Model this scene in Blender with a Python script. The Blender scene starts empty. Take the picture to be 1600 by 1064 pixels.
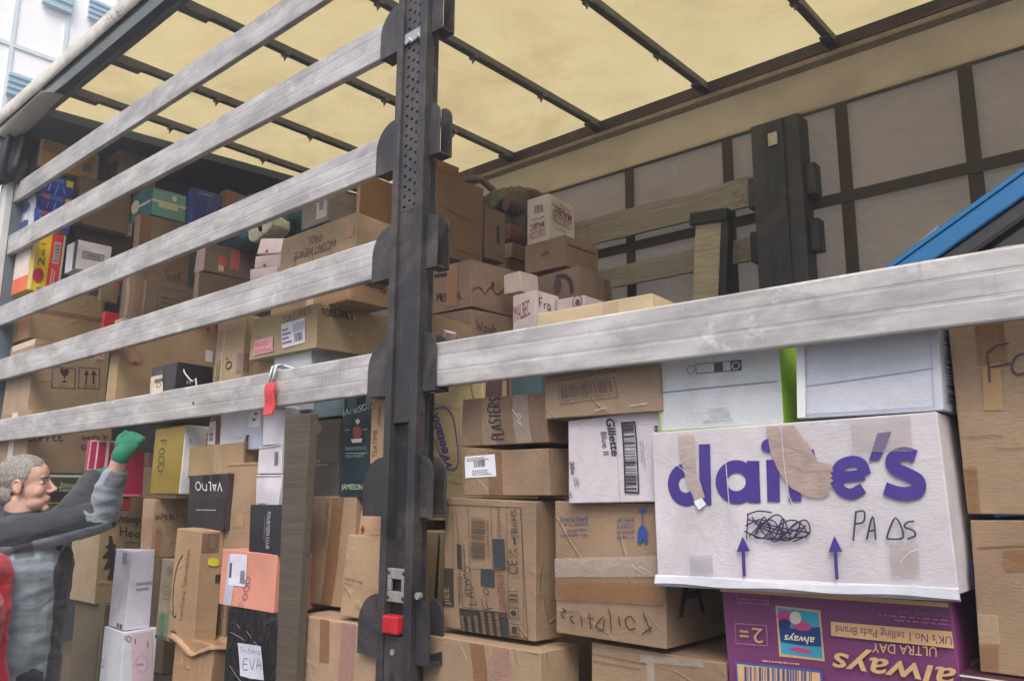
import bpy, bmesh, math, random
from mathutils import Vector, Matrix, noise
random.seed(7)
HAZE = .015
PI = math.pi
S = bpy.context.scene
COL = S.collection
# ------------------------------------------------------------------ camera
F_PX, PITCH, YAW, ROLL = 1272.5, .18839, -.72868, .005627
cy, sy = math.cos(YAW), math.sin(YAW)
FWD = Vector((sy*math.cos(PITCH), cy*math.cos(PITCH), math.sin(PITCH)))
_r = Vector((cy, -sy, 0)); _u = _r.cross(FWD)
RGT = math.cos(ROLL)*_r + math.sin(ROLL)*_u
UPV = -math.sin(ROLL)*_r + math.cos(ROLL)*_u
CAM = Vector((0, -1.6, 1.65))
cd = bpy.data.cameras.new('camera'); cam = bpy.data.objects.new('camera', cd); COL.objects.link(cam)
m = Matrix((RGT, UPV, -FWD)).transposed().to_4x4(); m.translation = CAM
cam.matrix_world = m
cd.sensor_width = 36; cd.lens = F_PX/1600*36; cd.clip_end = 2000; cd.clip_start = .05
S.camera = cam
# ------------------------------------------------------------------ light
SUN_EL, SUN_AZ = math.radians(50), math.radians(140)
w = bpy.data.worlds.new('World'); S.world = w; w.use_nodes = True
nt = w.node_tree; bg = nt.nodes['Background']
sky = nt.nodes.new('ShaderNodeTexSky'); sky.sky_type = 'NISHITA'; sky.sun_disc = False
sky.sun_elevation = SUN_EL; sky.sun_rotation = SUN_AZ; sky.dust_density = 5; sky.air_density = 1.0
nt.links.new(sky.outputs[0], bg.inputs[0]); bg.inputs[1].default_value = .15
sd = bpy.data.lights.new('sun', 'SUN'); sd.energy = 1.3; sd.angle = math.radians(30); sd.color = (1, .97, .93)
sun = bpy.data.objects.new('sun', sd); COL.objects.link(sun)
sv = Vector((math.sin(SUN_AZ)*math.cos(SUN_EL), math.cos(SUN_AZ)*math.cos(SUN_EL), math.sin(SUN_EL)))
sun.rotation_euler = (-sv).to_track_quat('-Z', 'Y').to_euler(); sun.location = (0, -10, 20)
S.view_settings.view_transform = 'Standard'; S.view_settings.look = 'None'; S.view_settings.gamma = 1
S.view_settings.exposure = 1.08
S.render.engine = 'CYCLES'
try:
    S.cycles.max_bounces = 10; S.cycles.transmission_bounces = 6; S.cycles.transparent_max_bounces = 12
except Exception: pass

# ------------------------------------------------------------------ pixel to point
def ray(x, y): return FWD + RGT*((x-800)/F_PX) - UPV*((y-532)/F_PX)
def at(x, y, Y): d = ray(x, y); return CAM + d*((Y-CAM.y)/d.y)
def atx(x, y, X): d = ray(x, y); return CAM + d*((X-CAM.x)/d.x)

# ------------------------------------------------------------------ materials
_m = {}
def lin(c): return tuple((v/255/12.92 if v/255 <= .04045 else ((v/255+.055)/1.055)**2.4) for v in c)
def _new(name):
    mt = bpy.data.materials.new(name); mt.use_nodes = True
    n = mt.node_tree.nodes; l = mt.node_tree.links
    return mt, n, l, n['Principled BSDF']
def _noise(n, l, vec, scale, detail=4, rough=.55, dist=0):
    t = n.new('ShaderNodeTexNoise'); t.inputs['Scale'].default_value = scale; t.inputs['Detail'].default_value = detail
    t.inputs['Roughness'].default_value = rough; t.inputs['Distortion'].default_value = dist
    if vec is not None: l.new(vec, t.inputs['Vector'])
    return t.outputs['Fac']
def _map(n, l, vec, sc):
    mp = n.new('ShaderNodeMapping'); mp.inputs['Scale'].default_value = sc; l.new(vec, mp.inputs['Vector']); return mp.outputs[0]
def _ramp(n, l, fac, a, b, ca, cb):
    r = n.new('ShaderNodeValToRGB'); r.color_ramp.elements[0].position = a; r.color_ramp.elements[1].position = b
    r.color_ramp.elements[0].color = (*ca, 1); r.color_ramp.elements[1].color = (*cb, 1); l.new(fac, r.inputs[0]); return r.outputs[0]
def _mix(n, l, fac, a, b, mode='MIX'):
    x = n.new('ShaderNodeMix'); x.data_type = 'RGBA'; x.blend_type = mode
    for s, v in ((x.inputs[0], fac), (x.inputs[6], a), (x.inputs[7], b)):
        if isinstance(v, (int, float)): s.default_value = v
        elif isinstance(v, tuple): s.default_value = (*v, 1)
        else: l.new(v, s)
    return x.outputs[2]
def _bump(n, l, h, st, dist=.002):
    b = n.new('ShaderNodeBump'); b.inputs['Strength'].default_value = st; b.inputs['Distance'].default_value = dist
    l.new(h, b.inputs['Height']); return b.outputs[0]
def card(rgb, rough=.8, fibre=1.0):
    """corrugated board: fibre mottling, flute lines, scuffs, a different cast per carton"""
    k = ('card', rgb, rough, fibre)
    if k in _m: return _m[k]
    mt, n, l, p = _new('cardboard'); gy = sum(rgb)/3; c = lin(tuple(v*.80+gy*.20 for v in rgb)); c = tuple(x*(.80 if fibre > .5 else 1) for x in c)
    tc = n.new('ShaderNodeTexCoord').outputs['Object']
    oi = n.new('ShaderNodeObjectInfo').outputs['Random']
    sh = n.new('ShaderNodeVectorMath'); sh.operation = 'ADD'; l.new(tc, sh.inputs[0])
    cm = n.new('ShaderNodeCombineXYZ'); mu = n.new('ShaderNodeMath'); mu.operation = 'MULTIPLY'; l.new(oi, mu.inputs[0]); mu.inputs[1].default_value = 37
    for i in range(3): l.new(mu.outputs[0], cm.inputs[i])
    l.new(cm.outputs[0], sh.inputs[1]); v = sh.outputs[0]
    big = _noise(n, l, v, 5, 5, .6, .4); fine = _noise(n, l, _map(n, l, v, (90, 90, 300)), 1, 3)
    a = tuple(x*.80 for x in c); b = tuple(min(1, x*1.12) for x in c)
    col = _ramp(n, l, big, .3, .7, a, b)
    col = _mix(n, l, .28*fibre, col, _ramp(n, l, fine, .3, .7, (.45, .42, .4), (1.0, 1.0, 1.0)), 'MULTIPLY')
    # flutes showing through
    wv = n.new('ShaderNodeTexWave'); wv.bands_direction = 'Z'; wv.inputs['Scale'].default_value = 48; wv.inputs['Distortion'].default_value = .6
    l.new(v, wv.inputs['Vector'])
    col = _mix(n, l, .04*fibre, col, wv.outputs['Color'], 'MULTIPLY')
    # scuffs and stains
    st = _noise(n, l, v, 2.3, 6, .7, 1.2)
    col = _mix(n, l, _ramp(n, l, st, .60, .78, (0, 0, 0), (.45, .45, .45)), col, tuple(x*.55 for x in c))
    sc = _noise(n, l, _map(n, l, v, (6, 6, 40)), 1.4, 5, .7)
    col = _mix(n, l, _ramp(n, l, sc, .64, .74, (0, 0, 0), (.35, .35, .35)), col, tuple(min(1, x*1.35+.03) for x in c))
    hv = n.new('ShaderNodeHueSaturation'); mr = n.new('ShaderNodeMapRange'); l.new(oi, mr.inputs[0]); mr.inputs[3].default_value = .88; mr.inputs[4].default_value = 1.1
    l.new(mr.outputs[0], hv.inputs['Value']); l.new(col, hv.inputs['Color'])
    l.new(hv.outputs[0], p.inputs['Base Color']); p.inputs['Roughness'].default_value = rough
    hh = n.new('ShaderNodeMath'); hh.operation = 'ADD'; l.new(big, hh.inputs[0]); m2 = n.new('ShaderNodeMath'); m2.operation = 'MULTIPLY'
    l.new(fine, m2.inputs[0]); m2.inputs[1].default_value = .25; l.new(m2.outputs[0], hh.inputs[1])
    cr_ = n.new('ShaderNodeValToRGB'); e_ = cr_.color_ramp.elements; e_[0].position = .478; e_[0].color = (0, 0, 0, 1); e_[1].position = .5; e_[1].color = (1, 1, 1, 1)
    e2 = e_.new(.522); e2.color = (0, 0, 0, 1); l.new(_noise(n, l, v, 2.6, 2, .4, 1.6), cr_.inputs[0])
    msk = _ramp(n, l, _noise(n, l, v, 3.3, 2), .5, .62, (0, 0, 0), (1, 1, 1)); crs = _mix(n, l, 1, cr_.outputs[0], msk, 'MULTIPLY')
    b1 = n.new('ShaderNodeBump'); b1.inputs['Strength'].default_value = .55; b1.inputs['Distance'].default_value = .006; l.new(hh.outputs[0], b1.inputs['Height'])
    b2 = n.new('ShaderNodeBump'); b2.inputs['Strength'].default_value = .42 if fibre > .5 else .10; b2.inputs['Distance'].default_value = .006; l.new(crs, b2.inputs['Height']); l.new(b1.outputs[0], b2.inputs['Normal'])
    l.new(b2.outputs[0], p.inputs['Normal'])
    _m[k] = mt; return mt
def flat(rgb, rough=.6, metal=0, wear=.25, scale=14, name='print', coat=0):
    k = ('flat', rgb, rough, metal, wear, scale, name)
    if k in _m: return _m[k]
    mt, n, l, p = _new(name); c = lin(rgb); tc = n.new('ShaderNodeTexCoord').outputs['Object']
    a = tuple(x*(1-wear) for x in c); b = tuple(min(1, x*(1+wear*.5)+wear*.01) for x in c)
    f = _noise(n, l, tc, scale, 6, .65)
    l.new(_ramp(n, l, f, .3, .7, a, b), p.inputs['Base Color'])
    p.inputs['Roughness'].default_value = rough; p.inputs['Metallic'].default_value = metal
    p.inputs['Coat Weight'].default_value = coat
    l.new(_bump(n, l, f, .25, .002), p.inputs['Normal'])
    _m[k] = mt; return mt
def filmtape(rgb, alpha, name='tape_film', rough=.16):
    """thin adhesive tape: glossy, wrinkled, lets the card below show through"""
    mt = flat(rgb, rough, 0, .12, 18, name+str(alpha)); n = mt.node_tree.nodes; l = mt.node_tree.links; p = n['Principled BSDF']
    tc = n.new('ShaderNodeTexCoord').outputs['Object']; a = _noise(n, l, tc, 26, 5, .7)
    mr = n.new('ShaderNodeMapRange'); l.new(a, mr.inputs[0]); mr.inputs[1].default_value = .3; mr.inputs[2].default_value = .7
    mr.inputs[3].default_value = alpha*.8; mr.inputs[4].default_value = min(1, alpha*1.15); l.new(mr.outputs[0], p.inputs['Alpha'])
    l.new(_bump(n, l, _noise(n, l, _map(n, l, tc, (16, 16, 50)), 1, 4, .6, 1.5), .6, .004), p.inputs['Normal'])
    return mt
def plastic(rgb, rough=.18):
    """shrink wrap: creased, shiny"""
    k = ('plas', rgb, rough)
    if k in _m: return _m[k]
    mt, n, l, p = _new('plastic_wrap'); c = lin(rgb); tc = n.new('ShaderNodeTexCoord').outputs['Object']
    f = _noise(n, l, _map(n, l, tc, (9, 9, 4)), 2.5, 4, .6, 1.8)
    l.new(_ramp(n, l, _noise(n, l, tc, 11, 3), .3, .7, tuple(x*.7 for x in c), tuple(min(1, x*1.2) for x in c)), p.inputs['Base Color'])
    p.inputs['Roughness'].default_value = rough; l.new(_bump(n, l, f, 1, .02), p.inputs['Normal'])
    _m[k] = mt; return mt
def alu():
    if 'alu' in _m: return _m['alu']
    mt, n, l, p = _new('scuffed_aluminium'); tc = n.new('ShaderNodeTexCoord').outputs['Object']
    oi = n.new('ShaderNodeObjectInfo').outputs['Random']
    ad = n.new('ShaderNodeVectorMath'); ad.operation = 'ADD'; l.new(tc, ad.inputs[0]); cm = n.new('ShaderNodeCombineXYZ')
    mu = n.new('ShaderNodeMath'); mu.operation = 'MULTIPLY'; l.new(oi, mu.inputs[0]); mu.inputs[1].default_value = 53
    l.new(mu.outputs[0], cm.inputs[0]); l.new(cm.outputs[0], ad.inputs[1]); v = ad.outputs[0]
    base = _ramp(n, l, _noise(n, l, _map(n, l, v, (3.0, 7, 9)), 1.2, 5, .55, .3), .36, .66, (.39, .38, .375), (.64, .63, .62))
    lon = _ramp(n, l, _noise(n, l, _map(n, l, v, (2.5, 30, 55)), 1, 5, .7), .36, .62, (.62, .60, .60), (1, 1, 1))
    base = _mix(n, l, .30, base, lon, 'MULTIPLY')
    ver = _ramp(n, l, _noise(n, l, _map(n, l, v, (75, 10, 2.5)), 1, 5, .75), .54, .70, (1, 1, 1), (.50, .48, .48))
    patch = _ramp(n, l, _noise(n, l, _map(n, l, v, (5, 5, 3)), 1, 3, .6), .5, .62, (0, 0, 0), (1, 1, 1))
    base = _mix(n, l, patch, base, _mix(n, l, .8, base, ver, 'MULTIPLY'))
    spots = _ramp(n, l, _noise(n, l, _map(n, l, v, (40, 40, 60)), 1, 6, .8), .68, .76, (0, 0, 0), (.6, .6, .6))
    base = _mix(n, l, spots, base, (.16, .15, .15))
    sm_ = _ramp(n, l, _noise(n, l, _map(n, l, v, (4, 6, 9)), 1.1, 9, .72, .4), .50, .64, (0, 0, 0), (.62, .62, .62))
    base = _mix(n, l, sm_, base, (.27, .26, .27))
    br_ = _ramp(n, l, _noise(n, l, _map(n, l, v, (9, 8, 11)), 1.0, 8, .75, .3), .57, .68, (0, 0, 0), (.6, .6, .6))
    base = _mix(n, l, br_, base, (.76, .755, .77))
    l.new(base, p.inputs['Base Color']); p.inputs['Metallic'].default_value = .25
    l.new(_ramp(n, l, _noise(n, l, v, 9, 5), .3, .7, (.38,)*3, (.62,)*3), p.inputs['Roughness'])
    l.new(_bump(n, l, _noise(n, l, _map(n, l, v, (20, 40, 40)), 1, 6, .7), .2, .002), p.inputs['Normal'])
    _m['alu'] = mt; return mt
def steel(rgb=(46, 45, 49)):
    k = ('steel', rgb)
    if k in _m: return _m[k]
    mt, n, l, p = _new('dark_painted_steel'); c = lin(rgb); tc = n.new('ShaderNodeTexCoord').outputs['Object']
    f = _noise(n, l, tc, 7, 7, .7, .5); g = _noise(n, l, _map(n, l, tc, (90, 90, 6)), 1, 4)
    col = _ramp(n, l, f, .3, .75, tuple(x*.65 for x in c), tuple(x*1.5+.012 for x in c))
    col = _mix(n, l, _ramp(n, l, g, .64, .74, (0, 0, 0), (.6, .6, .6)), col, tuple(x*2.8+.04 for x in c))
    col = _mix(n, l, _ramp(n, l, _noise(n, l, tc, 3.3, 8, .75, .8), .49, .64, (0, 0, 0), (.7,)*3), col, (.115, .10, .09))
    l.new(col, p.inputs['Base Color']); p.inputs['Metallic'].default_value = .15
    l.new(_ramp(n, l, f, .3, .7, (.4,)*3, (.62,)*3), p.inputs['Roughness'])
    l.new(_bump(n, l, f, .2, .002), p.inputs['Normal'])
    _m[k] = mt; return mt
def sheet(rgb, trans, name, stain=(.5, .36, .16), amt=.35):
    """pvc cloth: part of the light falling on its far side comes through"""
    mt, n, l, p = _new(name); c = lin(rgb); tc = n.new('ShaderNodeTexCoord').outputs['Object']
    f = _noise(n, l, _map(n, l, tc, (1, 1.3, 1)), 1.3, 7, .65, .8)
    col = _ramp(n, l, _noise(n, l, tc, 3.1, 6, .6), .3, .7, tuple(x*.88 for x in c), c)
    col = _mix(n, l, _ramp(n, l, f, .50, .72, (0, 0, 0), (amt,)*3), col, stain)
    l.new(col, p.inputs['Base Color']); p.inputs['Roughness'].default_value = .6
    bn = _bump(n, l, _noise(n, l, _map(n, l, tc, (1.2, .5, 1)), 2, 4, .6, 1), .8, .10); l.new(bn, p.inputs['Normal'])
    t = n.new('ShaderNodeBsdfTranslucent'); l.new(col, t.inputs[0])
    mx = n.new('ShaderNodeMixShader'); mx.inputs[0].default_value = trans
    l.new(p.outputs[0], mx.inputs[1]); l.new(t.outputs[0], mx.inputs[2]); l.new(mx.outputs[0], n['Material Output'].inputs[0])
    return mt
def timber(rgb=(168, 162, 150)):
    k = ('timber', rgb)
    if k in _m: return _m[k]
    mt, n, l, p = _new('weathered_timber'); c = lin(rgb); tc = n.new('ShaderNodeTexCoord').outputs['Object']
    g = _noise(n, l, _map(n, l, tc, (2.5, 30, 40)), 1.2, 6, .7, 1.0)
    col = _ramp(n, l, g, .3, .7, tuple(x*.62 for x in c), tuple(min(1, x*1.15) for x in c))
    col = _mix(n, l, _ramp(n, l, _noise(n, l, tc, 5, 5, .7), .58, .7, (0, 0, 0), (.6,)*3), col, tuple(x*.4 for x in c))
    l.new(col, p.inputs['Base Color']); p.inputs['Roughness'].default_value = .8; l.new(_bump(n, l, g, .5, .004), p.inputs['Normal'])
    _m[k] = mt; return mt
def glass(rgb=(60, 66, 60), rough=.05):
    k = ('glass', rgb)
    if k in _m: return _m[k]
    mt, n, l, p = _new('window_glass'); p.inputs['Base Color'].default_value = (*lin(rgb), 1); p.inputs['Roughness'].default_value = rough
    p.inputs['Specular IOR Level'].default_value = .8; _m[k] = mt; return mt

# ------------------------------------------------------------------ object helpers
def link(name, me, mat=None, parent=None):
    o = bpy.data.objects.new(name, me); COL.objects.link(o)
    if mat is not None and me is not None: me.materials.append(mat)
    if parent is not None: o.parent = parent
    return o
def tag(o, label=None, cat=None, group=None, kind=None):
    if label: o['label'] = label
    if cat: o['category'] = cat
    if group: o['group'] = group
    if kind: o['kind'] = kind
    return o
def empty(name, loc, label, cat, group=None, rz=0):
    o = bpy.data.objects.new(name, None); COL.objects.link(o); o.location = loc; o.rotation_euler = (0, 0, rz); o.empty_display_size = .05
    return tag(o, label, cat, group)
class MB:
    def __init__(s): s.v = []; s.f = []
    def add(s, v, f):
        b = len(s.v); s.v += [tuple(x) for x in v]; s.f += [tuple(b+i for i in q) for q in f]; return s
    def box(s, a, b):
        x0, y0, z0 = a; x1, y1, z1 = b
        return s.add([(x0, y0, z0), (x1, y0, z0), (x1, y1, z0), (x0, y1, z0), (x0, y0, z1), (x1, y0, z1), (x1, y1, z1), (x0, y1, z1)],
                     [(0, 3, 2, 1), (4, 5, 6, 7), (0, 1, 5, 4), (1, 2, 6, 5), (2, 3, 7, 6), (3, 0, 4, 7)])
    def prism(s, poly, a, b):
        """poly: list of points at one end given by fn(t); a, b: callables mapping 2d to 3d"""
        n = len(poly); v = [a(*q) for q in poly]+[b(*q) for q in poly]
        return s.add(v, [tuple(range(n))[::-1], tuple(range(n, 2*n))]+[(i, (i+1) % n, n+(i+1) % n, n+i) for i in range(n)])
    def tube(s, pts, r, k=8):
        pts = [Vector(p) for p in pts]; rings = []
        for i, p in enumerate(pts):
            d = (pts[min(i+1, len(pts)-1)]-pts[max(i-1, 0)]).normalized()
            a = d.cross(Vector((0, 0, 1)));
            if a.length < .1: a = d.cross(Vector((1, 0, 0)))
            a.normalize(); b = d.cross(a); rr = r[i] if isinstance(r, (list, tuple)) else r
            rings.append([p+(a*math.cos(2*PI*j/k)+b*math.sin(2*PI*j/k))*rr for j in range(k)])
        v = [q for rg in rings for q in rg]; f = []
        for i in range(len(pts)-1):
            for j in range(k): f.append((i*k+j, i*k+(j+1) % k, (i+1)*k+(j+1) % k, (i+1)*k+j))
        f.append(tuple(range(k))[::-1]); f.append(tuple((len(pts)-1)*k+j for j in range(k)))
        return s.add(v, f)
    def build(s, name, mat, parent=None, bevel=0, smooth=False, off=(0, 0, 0)):
        me = bpy.data.meshes.new(name); me.from_pydata([(x-off[0], y-off[1], z-off[2]) for x, y, z in s.v], [], s.f); me.update()
        bm = bmesh.new(); bm.from_mesh(me); bmesh.ops.recalc_face_normals(bm, faces=bm.faces); bm.to_mesh(me); bm.free()
        if smooth:
            for q in me.polygons: q.use_smooth = True
        o = link(name, me, mat, parent)
        if bevel:
            b = o.modifiers.new('bevel', 'BEVEL'); b.width = bevel; b.segments = 2; b.limit_method = 'ANGLE'; b.angle_limit = math.radians(35)
        return o
# ------------------------------------------------------------------ writing
_tc = {}
def text_geo(s, bold=0.0, shear=0.0):
    k = (s, bold, shear)
    if k in _tc: return _tc[k]
    c = bpy.data.curves.new('t', 'FONT'); c.body = s; c.size = 1; c.resolution_u = 3; c.offset = bold; c.shear = shear
    o = bpy.data.objects.new('t', c); COL.objects.link(o)
    dg = bpy.context.evaluated_depsgraph_get(); dg.update()
    me = bpy.data.meshes.new_from_object(o.evaluated_get(dg))
    v = [(p.co.x, p.co.y) for p in me.vertices]; f = [tuple(q.vertices) for q in me.polygons]
    bpy.data.objects.remove(o); bpy.data.curves.remove(c); bpy.data.meshes.remove(me)
    if not v: return [], []
    x0 = min(p[0] for p in v); x1 = max(p[0] for p in v); y0 = min(p[1] for p in v); y1 = max(p[1] for p in v)
    v = [((a-x0)/(x1-x0), (b-y0)/(y1-y0)) for a, b in v]
    _tc[k] = (v, f); return v, f
L_ = {
'A': [[(0, 0), (.3, 1), (.6, 0)], [(.1, .4), (.5, .38)]], 'B': [[(0, 0), (0, 1), (.4, .9), (.35, .55), (0, .5), (.5, .35), (.4, 0), (0, 0)]],
'C': [[(.55, .85), (.3, 1), (0, .6), (.05, .2), (.3, 0), (.55, .12)]], 'D': [[(.05, 0), (0, 1), (.5, .7), (.5, .25), (.05, 0)]],
'E': [[(.5, 1), (.05, .95), (0, 0), (.5, .04)], [(.02, .5), (.4, .52)]], 'F': [[(.55, 1), (0, .95), (.03, 0)], [(0, .5), (.42, .55)]],
'H': [[(0, 1), (.02, 0)], [(.5, 1), (.48, 0)], [(0, .5), (.5, .5)]], 'I': [[(.1, 1), (.1, 0)]], 'K': [[(0, 1), (0, 0)], [(.5, 1), (0, .45), (.5, 0)]],
'L': [[(0, 1), (.03, 0), (.45, .03)]], 'M': [[(0, 0), (.08, 1), (.3, .4), (.55, 1), (.62, 0)]], 'N': [[(0, 0), (.03, 1), (.45, 0), (.5, 1)]],
'O': [[(.3, 1), (.02, .7), (.05, .2), (.3, 0), (.55, .3), (.5, .8), (.3, 1)]], 'P': [[(.02, 0), (0, 1), (.45, .9), (.45, .6), (.02, .5)]],
'R': [[(0, 0), (0, 1), (.45, .85), (.4, .55), (0, .5), (.5, 0)]], 'S': [[(.5, .88), (.25, 1), (.03, .75), (.45, .4), (.4, .05), (0, .08)]],
'T': [[(0, 1), (.6, 1)], [(.3, 1), (.28, 0)]], 'U': [[(0, 1), (.03, .15), (.3, 0), (.5, .2), (.5, 1)]], 'V': [[(0, 1), (.28, 0), (.55, 1)]],
'W': [[(0, 1), (.15, 0), (.33, .6), (.5, 0), (.68, 1)]], 'Y': [[(0, 1), (.28, .5)], [(.55, 1), (.15, 0)]], 'X': [[(0, 1), (.5, 0)], [(.5, 1), (0, 0)]],
"'": [[(.1, 1), (.05, .75)]], ' ': [], '.': [[(.05, .04), (.1, 0)]],
'a': [[(.4, .5), (.1, .55), (.02, .2), (.2, 0), (.4, .3), (.4, .5), (.45, 0)]], 'c': [[(.4, .5), (.1, .5), (.02, .15), (.2, 0), (.42, .1)]],
'e': [[(.02, .3), (.4, .32), (.3, .58), (.05, .45), (.08, .05), (.42, .08)]], 'f': [[(.4, .95), (.2, 1), (.15, 0)], [(0, .55), (.35, .57)]],
'i': [[(.1, .55), (.12, 0)], [(.1, .8), (.12, .78)]], 'l': [[(.1, 1), (.12, 0)]], 'n': [[(0, .55), (.03, 0)], [(.02, .35), (.25, .58), (.38, .4), (.4, 0)]],
'o': [[(.2, .58), (.02, .3), (.2, 0), (.4, .3), (.2, .58)]], 'r': [[(0, .55), (.03, 0)], [(.02, .35), (.2, .58), (.35, .52)]], 's': [[(.35, .5), (.1, .55), (.08, .35), (.35, .2), (.2, 0), (0, .06)]],
't': [[(.15, .9), (.15, .05), (.35, 0)], [(0, .6), (.35, .62)]], 'k': [[(0, 1), (.02, 0)], [(.35, .55), (.02, .25), (.38, 0)]], 'm': [[(0, .55), (.02, 0)], [(.02, .4), (.15, .57), (.28, .4), (.28, 0)], [(.28, .4), (.42, .57), (.55, .4), (.55, 0)]],
'v': [[(0, .55), (.2, 0), (.4, .55)]], 'w': [[(0, .55), (.12, 0), (.25, .4), (.38, 0), (.5, .55)]], 'h': [[(0, 1), (.02, 0)], [(.02, .35), (.22, .55), (.36, .4), (.38, 0)]],
'y': [[(0, .55), (.2, .05)], [(.4, .55), (.05, -.35)]], 'p': [[(0, .55), (.02, -.35)], [(0, .45), (.3, .55), (.35, .2), (.02, .05)]], 'd': [[(.38, .5), (.05, .45), (.05, .05), (.38, .1)], [(.38, 1), (.4, 0)]],
'u': [[(0, .55), (.05, .05), (.3, .05), (.35, .5)], [(.35, .5), (.4, 0)]], 'b': [[(0, 1), (.02, 0), (.35, .1), (.3, .5), (.02, .4)]],
}
def hand_geo(s, rnd):
    out = []; x = 0
    for ch in s:
        st = L_.get(ch, L_.get(ch.upper(), []))
        j = rnd.uniform(-.05, .05); sc = rnd.uniform(.92, 1.08)
        for q in st: out.append([(x+a*sc, b*sc+j) for a, b in q])
        wd = max([a for q in st for a, b in q], default=.3); x += wd*sc+.2
    x -= .2
    return [[(a/x, b) for a, b in q] for q in out]
def curve(pts, n=4):
    if len(pts) < 3: return pts
    P = [pts[0]]+list(pts)+[pts[-1]]; out = []
    for i in range(1, len(P)-2):
        p0, p1, p2, p3 = [Vector(P[i+k]) for k in (-1, 0, 1, 2)]
        for t in [k/n for k in range(n)]:
            out.append(.5*((2*p1)+(p2-p0)*t+(2*p0-5*p1+4*p2-p3)*t*t+(3*p1-p0-3*p2+p3)*t**3))
    out.append(Vector(P[-2])); return out
def ribbon(pts, wd, v, f, taper=False):
    pts = [Vector(p) for p in pts]; b = len(v); n = len(pts)
    for i, p in enumerate(pts):
        d = pts[min(i+1, n-1)]-pts[max(i-1, 0)]
        if d.length < 1e-9: d = Vector((1, 0))
        d.normalize(); nn = Vector((-d.y, d.x))*wd/2
        if taper: nn *= .15+.85*math.sin(PI*(i+.3)/n)
        v.append(tuple(p+nn)); v.append(tuple(p-nn))
    for i in range(n-1): f.append((b+2*i, b+2*i+1, b+2*i+3, b+2*i+2))

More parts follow.
